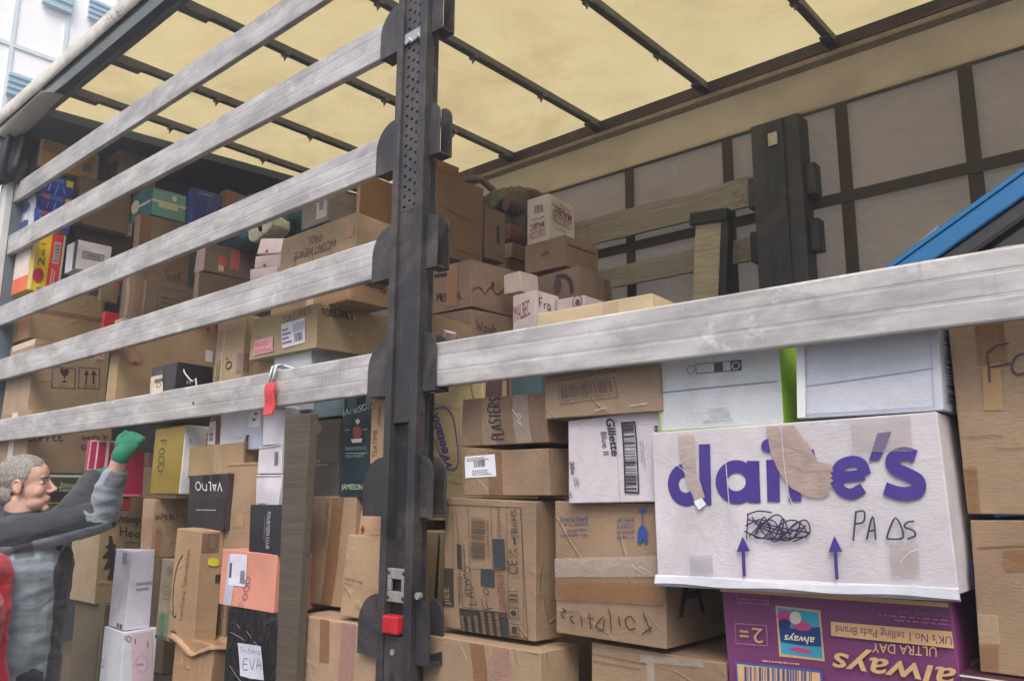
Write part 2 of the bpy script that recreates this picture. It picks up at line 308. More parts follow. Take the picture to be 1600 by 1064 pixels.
INK = (28, 26, 40)
def ink(rgb, rough=.55): return flat(tuple(rgb), rough, 0, .18, 30, 'ink')
NAMES = dict(text='printed_lettering', hand='handwriting', bar='barcode', rect='printed_panel', frame='printed_frame', lines='small_print',
             ell='printed_disc', ring='printed_ring', poly='printed_patch', px='printed_mark', arrow='arrow_symbol', glassy='fragile_symbol',
             tape='packing_tape', label='paper_label', seam='flap_seam', wide='printed_letter')
class Box: pass
ALL = []
def carton(label, d, xl, xe, yt, yb, xr=None, dep=.3, on=None, col=(176, 142, 104), name='cardboard_box', cat='cardboard box', roll=0, yaw=0, marks=(),
           mat=None, bulge=.006, jit=.006, seed=None, group='boxes of donated goods loaded in the trailer', bevel=.003, side=None, taper=None, rough_top=False, part='carton'):
    rnd = random.Random(seed if seed is not None else len(ALL)*13+5)
    b = Box()
    if on is not None:
        zt = on.root.location.z+on.h+.004
        for _ in range(6): yb += (at(xe, yb, d).z-zt)/max(1e-6, at(xe, yb-1, d).z-at(xe, yb, d).z)
    P = at(xe, yb, d); P0 = at(xl, yb, d); b.w = max(.02, P.x-P0.x)
    k_ = (532-yt)/F_PX; v0 = P-CAM; a_ = UPV-FWD*k_; b.h = max(.02, -v0.dot(a_)/a_.z)
    if xr is not None: q = atx(xr, (yt+yb)/2, P.x); dep = max(.03, q.y-d)
    b.dp = dep
    R = Matrix.Rotation(math.radians(yaw), 4, 'Z') @ Matrix.Rotation(math.radians(roll), 4, 'Y')
    pos = P - (R @ Vector((b.w/2, -b.dp/2, 0)))
    b.M = Matrix.Translation(pos) @ R; b.Mi = b.M.inverted()
    b.root = empty(name, pos, label, cat, group); b.root.rotation_euler = R.to_euler()
    cor = {(i, j, k): Vector((rnd.uniform(-jit, jit), rnd.uniform(-jit, jit), rnd.uniform(-jit, jit)*(1 if k else .2))) for i in (0, 1) for j in (0, 1) for k in (0, 1)}
    if taper: # the top face shrinks / widens, e.g. dented boxes
        for i in (0, 1):
            for j in (0, 1): cor[(i, j, 1)] += Vector(((.5-i)*taper, 0, 0))
    bx, by, bz = [rnd.uniform(.2, 1)*bulge*rnd.choice((1, 1, -1)) for _ in range(3)]; o3 = Vector((rnd.uniform(0, 50),)*3)
    def warp(p):
        s, t, r = p[0]/b.w*2, p[1]/b.dp*2, p[2]/b.h*2-1
        c1, c2, c3 = [max(0, math.cos(min(1, abs(q))*PI/2)) for q in (s, t, r)]
        q = Vector(p); nz = noise.noise(Vector(p)*5+o3)*.007+noise.noise(Vector(p)*14+o3)*.0008
        q.x += (bx+nz)*s*c2*c3; q.y += (by+nz)*t*c1*c3; q.z += (bz*.5)*r*c1*c2
        u, v_, w_ = (s+1)/2, (t+1)/2, (r+1)/2
        for (i, j, k), e in cor.items():
            q += e*((u if i else 1-u)*(v_ if j else 1-v_)*(w_ if k else 1-w_))
        return q
    b.warp = warp
    # carton body
    N = 14; mb = MB()
    def grid(o, du, dv):
        vs = [Vector(o)+Vector(du)*(i/N)+Vector(dv)*(j/N) for j in range(N+1) for i in range(N+1)]
        mb.add([warp(x) for x in vs], [(j*(N+1)+i, j*(N+1)+i+1, (j+1)*(N+1)+i+1, (j+1)*(N+1)+i) for j in range(N) for i in range(N)])
    W, D, H = b.w, b.dp, b.h; x0, y0 = -W/2, -D/2
    grid((x0, y0, 0), (W, 0, 0), (0, 0, H)); grid((-x0, y0, 0), (0, D, 0), (0, 0, H)); grid((x0, -y0, 0), (0, -D, 0), (0, 0, H))
    grid((-x0, -y0, 0), (-W, 0, 0), (0, 0, H)); grid((x0, y0, H), (W, 0, 0), (0, D, 0)); grid((x0, -y0, 0), (W, 0, 0), (0, -D, 0))
    me = bpy.data.meshes.new(part); me.from_pydata([tuple(v) for v in mb.v], [], mb.f)
    bm = bmesh.new(); bm.from_mesh(me); bmesh.ops.remove_doubles(bm, verts=bm.verts, dist=1e-5); bmesh.ops.recalc_face_normals(bm, faces=bm.faces); bm.to_mesh(me); bm.free()
    for q in me.polygons: q.use_smooth = True
    mt = mat or card(tuple(col)); b.body = link(part, me, mt, b.root); me.materials.clear(); me.materials.append(mt)
    if side is not None:
        me.materials.append(side)
        for q in me.polygons:
            if q.normal.x > .7: q.material_index = 1
    md = b.body.modifiers.new('bevel', 'BEVEL'); md.width = bevel; md.segments = 2; md.limit_method = 'ANGLE'; md.angle_limit = math.radians(40); md.harden_normals = True
    b.layer = 0; ALL.append(b)
    if not marks and mat is None:
        u = rnd.uniform(.3, .6); marks = [('F', 'rect', (u, 0, u+min(.5, .05/b.w), 1), CLEAR, None, .004, 'packing_tape'), ('S', 'seam', (0, .985, 1, 1), (96, 74, 56))]
        if rnd.random() < .6: marks.append(('S', 'rect', (.42, .0, .42+min(.4, .05/b.dp), rnd.uniform(.3, 1)), TAPE, None, .004, 'packing_tape'))
    for mk in marks: mark(b, *mk, rnd=rnd)
    return b
def _face(b, f):
    if f == 'F': return Vector((-b.w/2, -b.dp/2, 0)), Vector((b.w, 0, 0)), Vector((0, 0, b.h)), Vector((0, -1, 0))
    if f == 'S': return Vector((b.w/2, -b.dp/2, 0)), Vector((0, b.dp, 0)), Vector((0, 0, b.h)), Vector((1, 0, 0))
    if f == 'T': return Vector((-b.w/2, -b.dp/2, b.h)), Vector((b.w, 0, 0)), Vector((0, b.dp, 0)), Vector((0, 0, 1))
def pix(b, f, p):
    o, u, v, n = _face(b, f); q = b.M @ o; nn = (b.M.to_3x3() @ n)
    d = ray(*p); t = (q-CAM).dot(nn)/d.dot(nn); return b.Mi @ (CAM+d*t)
def mark(b, f, kind, pos, colr=INK, arg=None, wd=.004, nm=None, rnd=random, clip=True):
    """pos: (u0,v0,u1,v1) fractions of the face, or three pixels (origin, end of baseline, top of first letter)"""
    o, u, v, n = _face(b, f)
    if kind.startswith('px'): A, U, V = Vector(o), Vector(u), Vector(v)
    elif isinstance(pos[0], (tuple, list)):
        A, B, C_ = [pix(b, f, p) for p in pos[:3]]; U, V = B-A, C_-A
    else:
        A = o+u*pos[0]+v*pos[1]; U = u*(pos[2]-pos[0]); V = v*(pos[3]-pos[1])
        if len(pos) > 4: # quarter turns
            r = pos[4] % 4
            if r == 1: A, U, V = A+U, V, -U
            elif r == 2: A, U, V = A+U+V, -U, -V
            elif r == 3: A, U, V = A+V, -V, U
    lu, lv = max(U.length, 1e-6), max(V.length, 1e-6)
    vs, fs = [], []
    def quad(x0, y0, x1, y1, n1=1, n2=1):
        bb = len(vs)
        for j in range(n2+1):
            for i in range(n1+1): vs.append((x0+(x1-x0)*i/n1, y0+(y1-y0)*j/n2))
        for j in range(n2):
            for i in range(n1): fs.append((bb+j*(n1+1)+i, bb+j*(n1+1)+i+1, bb+(j+1)*(n1+1)+i+1, bb+(j+1)*(n1+1)+i))
    def strokes(lst, w_, sm=True, taper=False):
        for q in lst:
            pts = [(a*lu, c*lv) for a, c in q]
            if sm: pts = curve(pts)
            vv = []; ribbon(pts, w_, vv, ff := [], taper); bb = len(vs)
            vs.extend([(a/lu, c/lv) for a, c in vv]); fs.extend([tuple(bb+i for i in q2) for q2 in ff])
    if kind in ('rect', 'tape', 'label'): quad(0, 0, 1, 1, 6, 6)
    elif kind == 'seam': quad(0, 0, 1, 1, 8, 1)
    elif kind == 'text':
        bold, shear = (0, 0)
        if isinstance(arg, tuple): arg, bold, shear = arg
        v_, f_ = text_geo(arg, bold, shear); vs.extend(v_); fs.extend(f_)
    elif kind == 'hand': strokes(hand_geo(arg, rnd), wd)
    elif kind == 'path': strokes(arg, wd)
    elif kind == 'bar':
        x = 0
        k = arg or 28; ws = [rnd.choice((1, 1, 2, 3)) for _ in range(2*k)]; T = sum(ws)
        for i, q in enumerate(ws):
            if i % 2 == 0: quad(x/T, 0, (x+q)/T, 1)
            x += q
    elif kind == 'lines':
        k = arg or 4
        for i in range(k):
            x = 0; y = (k-1-i)/k
            end = rnd.uniform(.6, 1)
            while x < end:
                ww = rnd.uniform(.03, .12); quad(x, y+.12/k, min(1, x+ww), y+.62/k); x += ww+.025
    elif kind == 'frame':
        a, c = wd/lu, wd/lv; quad(0, 0, 1, c, 6); quad(0, 1-c, 1, 1, 6); quad(0, c, a, 1-c, 1, 6); quad(1-a, c, 1, 1-c, 1, 6)
    elif kind == 'ell':
        bb = len(vs); vs.append((.5, .5)); k = 28
        vs.extend([(.5+.5*math.cos(2*PI*i/k), .5+.5*math.sin(2*PI*i/k)) for i in range(k)]); fs.extend([(bb, bb+1+i, bb+1+(i+1) % k) for i in range(k)])
    elif kind == 'ring': strokes([[(.5+.5*math.cos(2*PI*i/30), .5+.5*math.sin(2*PI*i/30)) for i in range(31)]], wd, False)
    elif kind == 'poly': vs.extend(arg); fs.append(tuple(range(len(arg))))
    elif kind == 'arrow':
        vs.extend([(.38, 0), (.62, 0), (.62, .62), (1, .62), (.5, 1), (0, .62), (.38, .62)]); fs.extend([(0, 1, 2, 6), (5, 3, 4)])
    elif kind == 'glassy':
        vs.extend([(.1, 1), (.35, 1), (.42, .86), (.52, .96), (.6, 1), (.9, 1), (.86, .62), (.62, .48), (.54, .46), (.54, .1), (.8, .04), (.8, 0), (.2, 0), (.2, .04), (.46, .1), (.46, .46), (.38, .48), (.14, .62)])
        fs.append(tuple(range(18)))
    elif kind == 'px':  # pixel polylines straight onto the face; wd in metres
        A = Vector(o); U, V = u.normalized(), v.normalized(); lu = lv = 1
        for q in arg:
            pts = []
            for p in q:
                l = pix(b, f, p)-A; pts.append((l.dot(U), l.dot(V)))
            pts = curve(pts, 5); ribbon(pts, wd, vs, fs)
    elif kind == 'pxpoly':
        A = Vector(o); U, V = u.normalized(), v.normalized()
        pts = []
        for p in arg:
            l = pix(b, f, p)-A; pts.append((l.dot(U), l.dot(V)))
        vs.extend(pts); fs.append(tuple(range(len(pts))))
    if not vs: return
    b.layer += 1; off = .0014+.0004*b.layer
    out = []
    un, vn = u.normalized(), v.normalized()
    for a, c in vs:
        p = A+U*a+V*c; p = p-n*((p-o).dot(n))
        if clip:
            l = p-o; lx = min(max(l.dot(un), .002), u.length-.002); ly = min(max(l.dot(vn), .002), v.length-.002); p = o+un*lx+vn*ly
        out.append(tuple(p))
    nm = nm or NAMES.get(kind, 'printed_mark')
    me = bpy.data.meshes.new(nm); me.from_pydata(out, [], fs); me.update()
    if isinstance(colr, bpy.types.Material): mt = colr
    elif kind in ('hand', 'text', 'px', 'path', 'bar', 'lines', 'frame'): mt = ink(colr, .6)
    else: mt = flat(tuple(colr), .6, 0, .15, 12, 'printed_colour')
    bm = bmesh.new(); bm.from_mesh(me)
    want = n
    for fc in bm.faces:
        fc.normal_update()
        if fc.normal.dot(want) < 0: fc.normal_flip()
    if kind in ('poly', 'pxpoly', 'glassy', 'ell'): bmesh.ops.triangulate(bm, faces=bm.faces)
    if kind in ('poly', 'pxpoly', 'ell', 'frame', 'lines', 'arrow'):
        for _ in range(3):
            big = [e for e in bm.edges if e.calc_length() > .03]
            if not big: break
            bmesh.ops.subdivide_edges(bm, edges=big, cuts=1, use_grid_fill=False); bmesh.ops.triangulate(bm, faces=bm.faces)
    for q in bm.verts: q.co = b.warp(q.co)+n*off
    bm.to_mesh(me); bm.free()
    return link(nm, me, mt, b.root)
TAPE = filmtape((146, 108, 76), .62, 'brown_tape')
CLEAR = filmtape((196, 172, 142), .45, 'clear_tape')
PINKT = filmtape((182, 142, 134), .6, 'buff_tape')
GREYT = filmtape((190, 178, 166), .5, 'frosted_tape')
# ------------------------------------------------------------------ setting
DECK, ROOF, FAR = .72, 3.99, 2.48
gm, n_, l_, p_ = _new('asphalt'); tc_ = n_.new('ShaderNodeTexCoord').outputs['Object']
l_.new(_ramp(n_, l_, _noise(n_, l_, tc_, 30, 6), .3, .7, (.035, .035, .037), (.075, .074, .072)), p_.inputs['Base Color']); p_.inputs['Roughness'].default_value = .9
g = MB().add([(-120, -120, 0), (120, -120, 0), (120, 120, 0), (-120, 120, 0)], [(0, 1, 2, 3)]).build('ground', gm); tag(g, kind='structure')
pv = flat((150, 148, 142), .85, 0, .2, 2, 'paving')
pm = MB().box((-60, -9, -.05), (60, -4.2, .12)).build('pavement', pv, bevel=.02); tag(pm, kind='structure')

# ------------------------------------------------------------------ far building, upper left
BX = -24.0
bl = empty('office_building', (BX-6, 20, 0), 'tall white panelled building with louvred windows seen past the roof of the trailer', 'building')
WH = flat((246, 248, 248), .6, 0, .02, .3, 'white_cladding'); BG = flat((150, 186, 204), .4, 0, .1, 1, 'blue_grey_louvre'); JN = flat((206, 218, 224), .6, 0, .05, 1, 'joint')
def bpart(nm, a, b, mt, par=bl, bev=0):
    return MB().box(a, b).build(nm, mt, par, bev, off=(BX-6, 20, 0)) if par is bl else MB().box(a, b).build(nm, mt, par, bev, off=(BX-6, 20, 0))
bpart('wall', (BX-12, -14, 0), (BX, 60, 26), WH)
def fz(x, y): p = atx(x, y, BX); return p.y, p.z
y1, z1 = fz(18, 68); y2, z2 = fz(97, 102); y3, z3 = fz(105, 8)
zf = (z1+z2)/2
for k in range(-3, 6): bpart('panel_joint', (BX, -14, zf+k*4.6-.06), (BX+.05, 60, zf+k*4.6+.06), JN)
for k in range(-4, 8): bpart('mullion', (BX, y2+k*(y2-y1)-.05, 0), (BX+.055, y2+k*(y2-y1)+.05, 26), JN)
def louvre(px0, px1, py0, py1, nn):
    a = fz(px0, py0); b = fz(px1, py1); ya, yb = a[0], b[0]; za, zb = fz(px0, py0)[1], fz(px0, py1)[1]
    f = bpart('louvre_window', (BX+.06, min(ya, yb), min(za, zb)), (BX+.1, max(ya, yb), max(za, zb)), flat((196, 214, 222), .4, 0, .05, 1, 'pale_panel'))
    m = MB(); st = (za-zb)/nn
    for i in range(nn): m.box((BX+.1, min(ya, yb), zb+st*i+st*.1), (BX+.2, max(ya, yb), zb+st*i+st*.55))
    m.build('louvre_blade', BG, f, off=(BX-6, 20, 0))
louvre(12, 62, 112, 150, 4); louvre(138, 184, -2, 32, 4); louvre(68, 112, -30, 10, 3)

# ------------------------------------------------------------------ the trailer
TX0, TX1 = -5.95, 7.6
tr = empty('curtainsider_trailer', (0, 0, 0), 'curtainsider lorry trailer with its side curtain drawn back and its translucent roof showing', 'lorry trailer')
ST = steel(); DK = steel((34, 38, 44)); GR = flat((190, 194, 196), .45, .3, .2, 9, 'grey_rail')
ROOFM = sheet((220, 204, 154), .56, 'roof_canvas', (.42, .27, .13), .42)
def tbox(nm, a, b, mt, bev=.002, par=None): return MB().box(a, b).build(nm, mt, par or tr, bev)
dm = card((120, 104, 86), .7)
tbox('deck', (TX0, 0, .60), (TX1, FAR, DECK), dm)
tbox('side_rail', (TX0, -.03, .56), (TX1, -.002, DECK-.01), ST)
for x in (-4.6, -3.4, 4.6, 5.9):
    wl = MB()
    k = 28; wl.prism([(x+.29*math.cos(2*PI*i/k), .29+.29*math.sin(2*PI*i/k)) for i in range(k)], lambda a, c: (a, .05, c), lambda a, c: (a, .4, c))
    wo = wl.build('wheel', flat((24, 24, 25), .8, 0, .2, 20, 'rubber'), tr, .02)
    MB().prism([(x+.16*math.cos(2*PI*i/k), .29+.16*math.sin(2*PI*i/k)) for i in range(k)], lambda a, c: (a, .03, c), lambda a, c: (a, .049, c)).build('rim', GR, wo, .01)
hbm = flat((92, 106, 118), .6, 0, .25, 3, 'headboard_paint')
tbox('headboard', (-5.86, .0, DECK), (-5.80, FAR, 4.03), hbm)
MB().prism([(-5.80, .0), (-5.36, .0), (-5.06, FAR-.06), (-5.80, FAR-.06)], lambda a, c: (a, c, 3.975), lambda a, c: (a, c, 4.035)).build('front_roof_panel', flat((82, 96, 112), .6, 0, .3, 3, 'dark_lining'), tr, .004)
# roof canvas: sags a little between the bows
BOWS = [-4.98, -4.40, -3.63, -2.88, -2.11, -1.36, -.66]+[-.66+.77*i for i in range(1, 11)]
mb = MB(); NX, NY = 170, 14
vs = []
for j in range(NY+1):
    for i in range(NX+1):
        x = TX0+(TX1-TX0)*i/NX; y = -.06+2.62*j/NY
        s_ = abs(math.sin(PI*(x+3.63)/.77)); z = 4.065+.022*s_*math.sin(PI*j/NY)+.012*noise.noise(Vector((x*2.2, y*1.5, 0)))+.006*noise.noise(Vector((x*7, y*3, 3)))
        vs.append((x, y, z))
mb.add(vs, [(j*(NX+1)+i, j*(NX+1)+i+1, (j+1)*(NX+1)+i+1, (j+1)*(NX+1)+i) for j in range(NY) for i in range(NX)])
mb.build('roof_canvas', ROOFM, tr, smooth=True)
BW = steel((96, 98, 106))
for i, bx_ in enumerate(BOWS):
    m = MB().box((bx_-.022, -.02, 4.0), (bx_+.022, FAR+.02, 4.045)); bo = m.build('roof_bow', BW, tr, .006)
    for ya, yb in ((-.02, .16), (FAR-.14, FAR+.01)): MB().box((bx_-.03, ya, 3.985), (bx_+.03, yb, 3.999)).build('bow_bracket', BW, bo, .002)
    for y in (.62+.05*math.sin(i*3), 1.30, 1.92+.05*math.cos(i*5)):
        c = MB().box((bx_-.0235, y-.015, 3.990), (bx_+.0235, y+.015, 4.001))
        c.add([(bx_-.006, y+.012, 3.991), (bx_+.006, y+.012, 3.991), (bx_+.004, y-.008, 3.955), (bx_-.004, y-.008, 3.955), (bx_-.006, y-.012, 3.991), (bx_+.006, y-.012, 3.991)],
              [(0, 1, 2, 3), (3, 2, 5, 4), (0, 3, 4), (1, 5, 2), (0, 4, 5, 1)])
        c.build('bow_clip', flat((120, 122, 120), .5, .4, .2, 20, 'clip_metal'), bo, .001)
# near cant rail, seen from below: lip, dark channel, extrusion tinted pale blue for reflected sky, dark gap, white pelmet
tbox('rail_lip', (TX0+.05, -.028, 3.968), (TX1, 0, 4.05), steel((104, 108, 116)))
tbox('curtain_track', (TX0+.05, -.068, 3.988), (TX1, -.029, 4.06), steel((66, 76, 86)))
MB().prism([(-.069, 3.990), (-.069, 4.09), (-.118, 4.09), (-.118, 4.035)], lambda a, c: (TX0+.05, a, c), lambda a, c: (TX1, a, c)).build('roof_rail', flat((206, 222, 230), .28, .55, .12, 6, 'sky_tinted_rail'), tr, .002)
tbox('roof_rail_gap', (TX0+.05, -.133, 4.0), (TX1, -.119, 4.09), DK)
PEL = sheet((226, 224, 216), .25, 'pelmet_vinyl', (.3, .28, .24), .2)
mb = MB(); NX = 90
vs = []
for i in range(NX+1):
    x = TX0+(TX1-TX0)*i/NX
    for (y, z) in ((-.134, 4.10), (-.146, 4.095), (-.150, 4.04), (-.149, 3.985)):
        vs.append((x, y+.002*noise.noise(Vector((x*5, z*9, 1))), z+.004*noise.noise(Vector((x*4, 0, 7)))))
mb.add(vs, [(i*4+k, i*4+k+1, i*4+5+k, i*4+4+k) for i in range(NX) for k in range(3)])
po = mb.build('pelmet', PEL, tr, smooth=True); sol = po.modifiers.new('thick', 'SOLIDIFY'); sol.thickness = .004
# folded end of the pelmet and the gathered curtain in the front corner
mb = MB(); vs = []
for i in range(13):
    x = -5.93+.95*i/12
    for k in range(6):
        t = k/5; y = -.15+.15*t; z = 3.955-.05*math.sin(PI*t)*(1-i/12)+.03*t-.02*(1-i/12)
        vs.append((x, y-.002, z+.006*noise.noise(Vector((x*6, y*20, 0)))))
mb.add(vs, [(i*6+k, i*6+k+1, i*6+7+k, i*6+6+k) for i in range(12) for k in range(5)])
po = mb.build('pelmet_fold', flat((196, 194, 184), .6, 0, .2, 6, 'vinyl_flap'), tr, smooth=True); po.modifiers.new('thick', 'SOLIDIFY').thickness = .003
mb = MB(); NF = 90; vs = []
for j in range(13):
    z = 3.93-.29*j/12
    for i in range(NF):
        a = 2*PI*i/NF; r = 1+.16*math.sin(a*9+j*.25)+.25*noise.noise(Vector((math.cos(a)*2, math.sin(a)*2, z*7)))
        g_ = 1-.28*max(0, (j-8)/4)**2
        vs.append((-5.83+.15*math.cos(a)*r*g_+.02*j/12, -.045+.105*math.sin(a)*r*g_, z-.03*math.sin(a*4+j)*(j > 10)))
mb.add(vs, [(j*NF+i, j*NF+(i+1) % NF, (j+1)*NF+(i+1) % NF, (j+1)*NF+i) for j in range(12) for i in range(NF)])
mb.f.append(tuple(range(12*NF, 13*NF)))
mb.build('gathered_curtain', flat((44, 52, 58), .55, 0, .3, 9, 'curtain_vinyl'), tr, smooth=True)
# front corner pillar
tbox('corner_pillar', (-5.875, -.05, .6), (-5.80, -.002, 3.95), flat((206, 210, 210), .4, .2, .15, 5, 'pillar_paint'), .006)
tbox('pillar_seal', (-5.93, -.045, .6), (-5.877, .02, 3.95), flat((150, 178, 186), .5, 0, .15, 5, 'seal_rubber'), .008)
# far side: rail, pelmet, curtain, strap silhouettes
tbox('far_rail', (TX0, FAR-.03, 3.955), (TX1, FAR+.04, 4.04), steel((58, 52, 58)))
tbox('far_rail_stripe', (TX0, FAR-.034, 3.968), (TX1, FAR-.031, 3.980), flat((96, 46, 52), .5, 0, .3, 20, 'worn_red_paint'))
tbox('far_rail_lip', (TX0, FAR-.05, 3.925), (TX1, FAR+.02, 3.953), flat((150, 142, 134), .4, .3, .25, 14, 'dull_rail'))
tbox('far_pelmet', (TX0, FAR+.035, 3.69), (TX1, FAR+.04, 3.953), sheet((242, 228, 200), .75, 'far_pelmet_vinyl', (.50, .44, .36), .35), 0)
tbox('pelmet_hem', (TX0, FAR+.028, 3.675), (TX1, FAR+.034, 3.692), DK, 0)
mb = MB(); NX, NZ = 120, 16; vs = []
for j in range(NZ+1):
    for i in range(NX+1):
        x = TX0+(TX1-TX0)*i/NX; z = .62+3.09*j/NZ; vs.append((x, FAR+.05+.012*noise.noise(Vector((x*1.1, z*.9, 5))), z))
mb.add(vs, [(j*(NX+1)+i, j*(NX+1)+i+1, (j+1)*(NX+1)+i+1, (j+1)*(NX+1)+i) for j in range(NZ) for i in range(NX)])
mb.build('far_curtain', sheet((190, 176, 160), .50, 'curtain_cloth', (.22, .18, .14), .35), tr, smooth=True)
SP = flat((76, 70, 64), .8, 0, .2, 20, 'strap_shade')  # dark inner strips stand for outside straps silhouetted through the cloth
for x in [-5.3, -4.65, -4.0, -3.35, -2.68, -2.01, -1.36, -.775, -.16, .46, 1.08, 1.7, 2.3, 2.9]:
    tbox('strap_silhouette', (x-.032, FAR+.020, .62), (x+.032, FAR+.027, 3.675), SP, .001)
for z in (3.165, 2.43, 1.75): tbox('strap_silhouette', (TX0, FAR+.012, z-.03), (TX1, FAR+.019, z+.03), SP, .001)
# posts with slat pockets
POCK = (1.205, 1.60, 1.96, 2.33, 2.69, 3.108, 3.49)
def pocket(par, xa, xb, zb, out, y0=-.010, y1=.040, mt=None):
    """front and back cheek with one rounded top corner, joined by a shelf; out = side that is rounded"""
    h = .175; r = min(.09, abs(xb-xa)*.95); m = MB()
    for (ya, yb) in ((y0, y0+.005), (y1, y1+.005)):
        pts = [(xa, zb-.012), (xb, zb-.012)]
        if out > 0: pts += [(xb-r+r*math.cos(t*PI/2/7), zb-.012+h-r+r*math.sin(t*PI/2/7)) for t in range(8)]+[(xa, zb-.012+h)]
        else: pts += [(xb, zb-.012+h)]+[(xa+r-r*math.sin(t*PI/2/7), zb-.012+h-r+r*math.cos(t*PI/2/7)) for t in range(8)]
        m.prism(pts, lambda a, c, ya=ya: (a, ya, c), lambda a, c, yb=yb: (a, yb, c))
    m.box((xa+.002, y0+.006, zb-.011), (xb-.002, y1-.001, zb-.004))
    o = m.build('slat_pocket', mt or ST, par, .0012); return o
def post(x0, x1, far=False):
    pz = (.6, 3.96)
    po = tbox('side_post', (x0+.02, .009, pz[0]), (x1-.02, .045, pz[1]), steel((40, 46, 52)), .003)
    off = (0, 0, 0)
    MB().box((x0, -.03, pz[0]), (x0+.027, .008, pz[1])).build('flange', ST, po, .003)
    MB().box((x1-.032, -.03, pz[0]), (x1, .008, pz[1])).build('flange', ST, po, .003)
    a, b = x0+.028, x1-.033
    MB().box((a, -.018, 1.86), (b, .007, 2.52)).build('post_cover', ST, po, .002)
    # perforated strip: real holes, one grid cell left open for each
    m = MB(); cols, rows = 7, int((3.10-2.522)/.0085)
    cw = (b-a)/cols
    for r in range(rows+22):
        z = 2.522+r*.0085
        for c in range(cols):
            hole = (c in (1, 5) and r % 4 == 1) or (c == 3 and r % 4 == 3)
            if hole: continue
            m.add([(a+c*cw, -.016, z), (a+(c+1)*cw, -.016, z), (a+(c+1)*cw, -.016, z+.0085), (a+c*cw, -.016, z+.0085)], [(0, 1, 2, 3)])
    m.build('perforated_strip', steel((66, 66, 70)), po)
    MB().box((a, .0, .6), (b, .007, 1.855)).build('post_channel', steel((24, 28, 34)), po, .001)
    # side holes
    m = MB()
    for r in range(44):
        z = 2.5+r*.034; m.prism([(.052+.006*math.cos(t*PI/4), z+.006*math.sin(t*PI/4)) for t in range(8)], lambda y, c: (x1-.0199, y-.03, c), lambda y, c: (x1-.0185, y-.03, c))
    m.build('side_hole', flat((12, 12, 13), .9, 0, 0, 1, 'hole'), po)
    return po
po = post(-1.915, -1.772)
for z in POCK: pocket(po, -2.027, -1.917, z, -1); pocket(po, -1.770, -1.722 if z > 2 else -1.715, z, 1)
SILV = flat((196, 196, 192), .3, .75, .25, 40, 'zinc_plate')
lt = MB().box((-1.886, -.022, 1.352), (-1.806, -.012, 1.382)).box((-1.886, -.022, 1.415), (-1.806, -.012, 1.445)).box((-1.886, -.022, 1.382), (-1.868, -.012, 1.415)).box((-1.824, -.022, 1.382), (-1.806, -.012, 1.415)).build('latch_plate', SILV, po, .002)
for (x, z) in ((-1.878, 1.432), (-1.814, 1.432), (-1.878, 1.364), (-1.814, 1.364)):
    MB().prism([(x+.005*math.cos(t*PI/4), z+.005*math.sin(t*PI/4)) for t in range(8)], lambda a, c: (a, -.0245, c), lambda a, c: (a, -.0222, c)).build('rivet', DK, lt)
MB().box((-1.879, -.042, 1.268), (-1.815, -.006, 1.318)).build('release_button', flat((184, 34, 46), .4, 0, .3, 30, 'red_plastic'), po, .005)
MB().box((-1.886, -.024, 1.0), (-1.806, -.001, 1.262)).build('latch_cover', steel((56, 54, 58)), po, .002)
for z, rr in ((1.218, .009), (1.155, .011)):
    MB().prism([(-1.848+rr*math.cos(t*PI/6), z+rr*math.sin(t*PI/6)) for t in range(12)], lambda a, c: (a, -.0275, c), lambda a, c: (a, -.0242, c)).build('bolt', SILV if rr < .01 else DK, po)
MB().prism([(-1.752+.010*math.cos(t*PI/6), 1.377+.010*math.sin(t*PI/6)) for t in range(12)], lambda a, c: (a, -.026, c), lambda a, c: (a, -.012, c)).build('bolt', SILV, po, .001)
MB().box((-1.887, -.0225, 3.09), (-1.806, -.017, 3.13)).build('latch_plate', SILV, po, .002)
for xq in (-1.868, -1.828):
    MB().prism([(xq+.012*math.cos(t*PI/6), 3.10+.012*math.sin(t*PI/6)) for t in range(12)], lambda a, c: (a, -.028, c), lambda a, c: (a, -.0228, c)).build('bolt', SILV, po, .001)
po2 = tbox('side_post', (1.52, -.03, .6), (1.66, .09, 3.96), ST, .004)
fp = tbox('far_post', (-1.785, 2.33, .73), (-1.52, 2.46, 3.62), steel((62, 64, 70)), .006)
MB().box((-1.70, 2.316, .73), (-1.60, 2.329, 3.61)).build('flange', steel((54, 58, 66)), fp, .004)
for z, xa, xb_ in [(z, a, b) for z in (2.90, 3.20, 2.5) for a, b in ((-1.84, -1.786), (-1.519, -1.47))]: MB().box((xa, 2.375, z-.02), (xb_, 2.46, z+.15)).build('slat_pocket', steel((58, 62, 68)), fp, .006)
sm = MB().box((-1.68, 2.308, 3.47), (-1.63, 2.315, 3.54)).build('latch_plate', SILV, fp, .001)

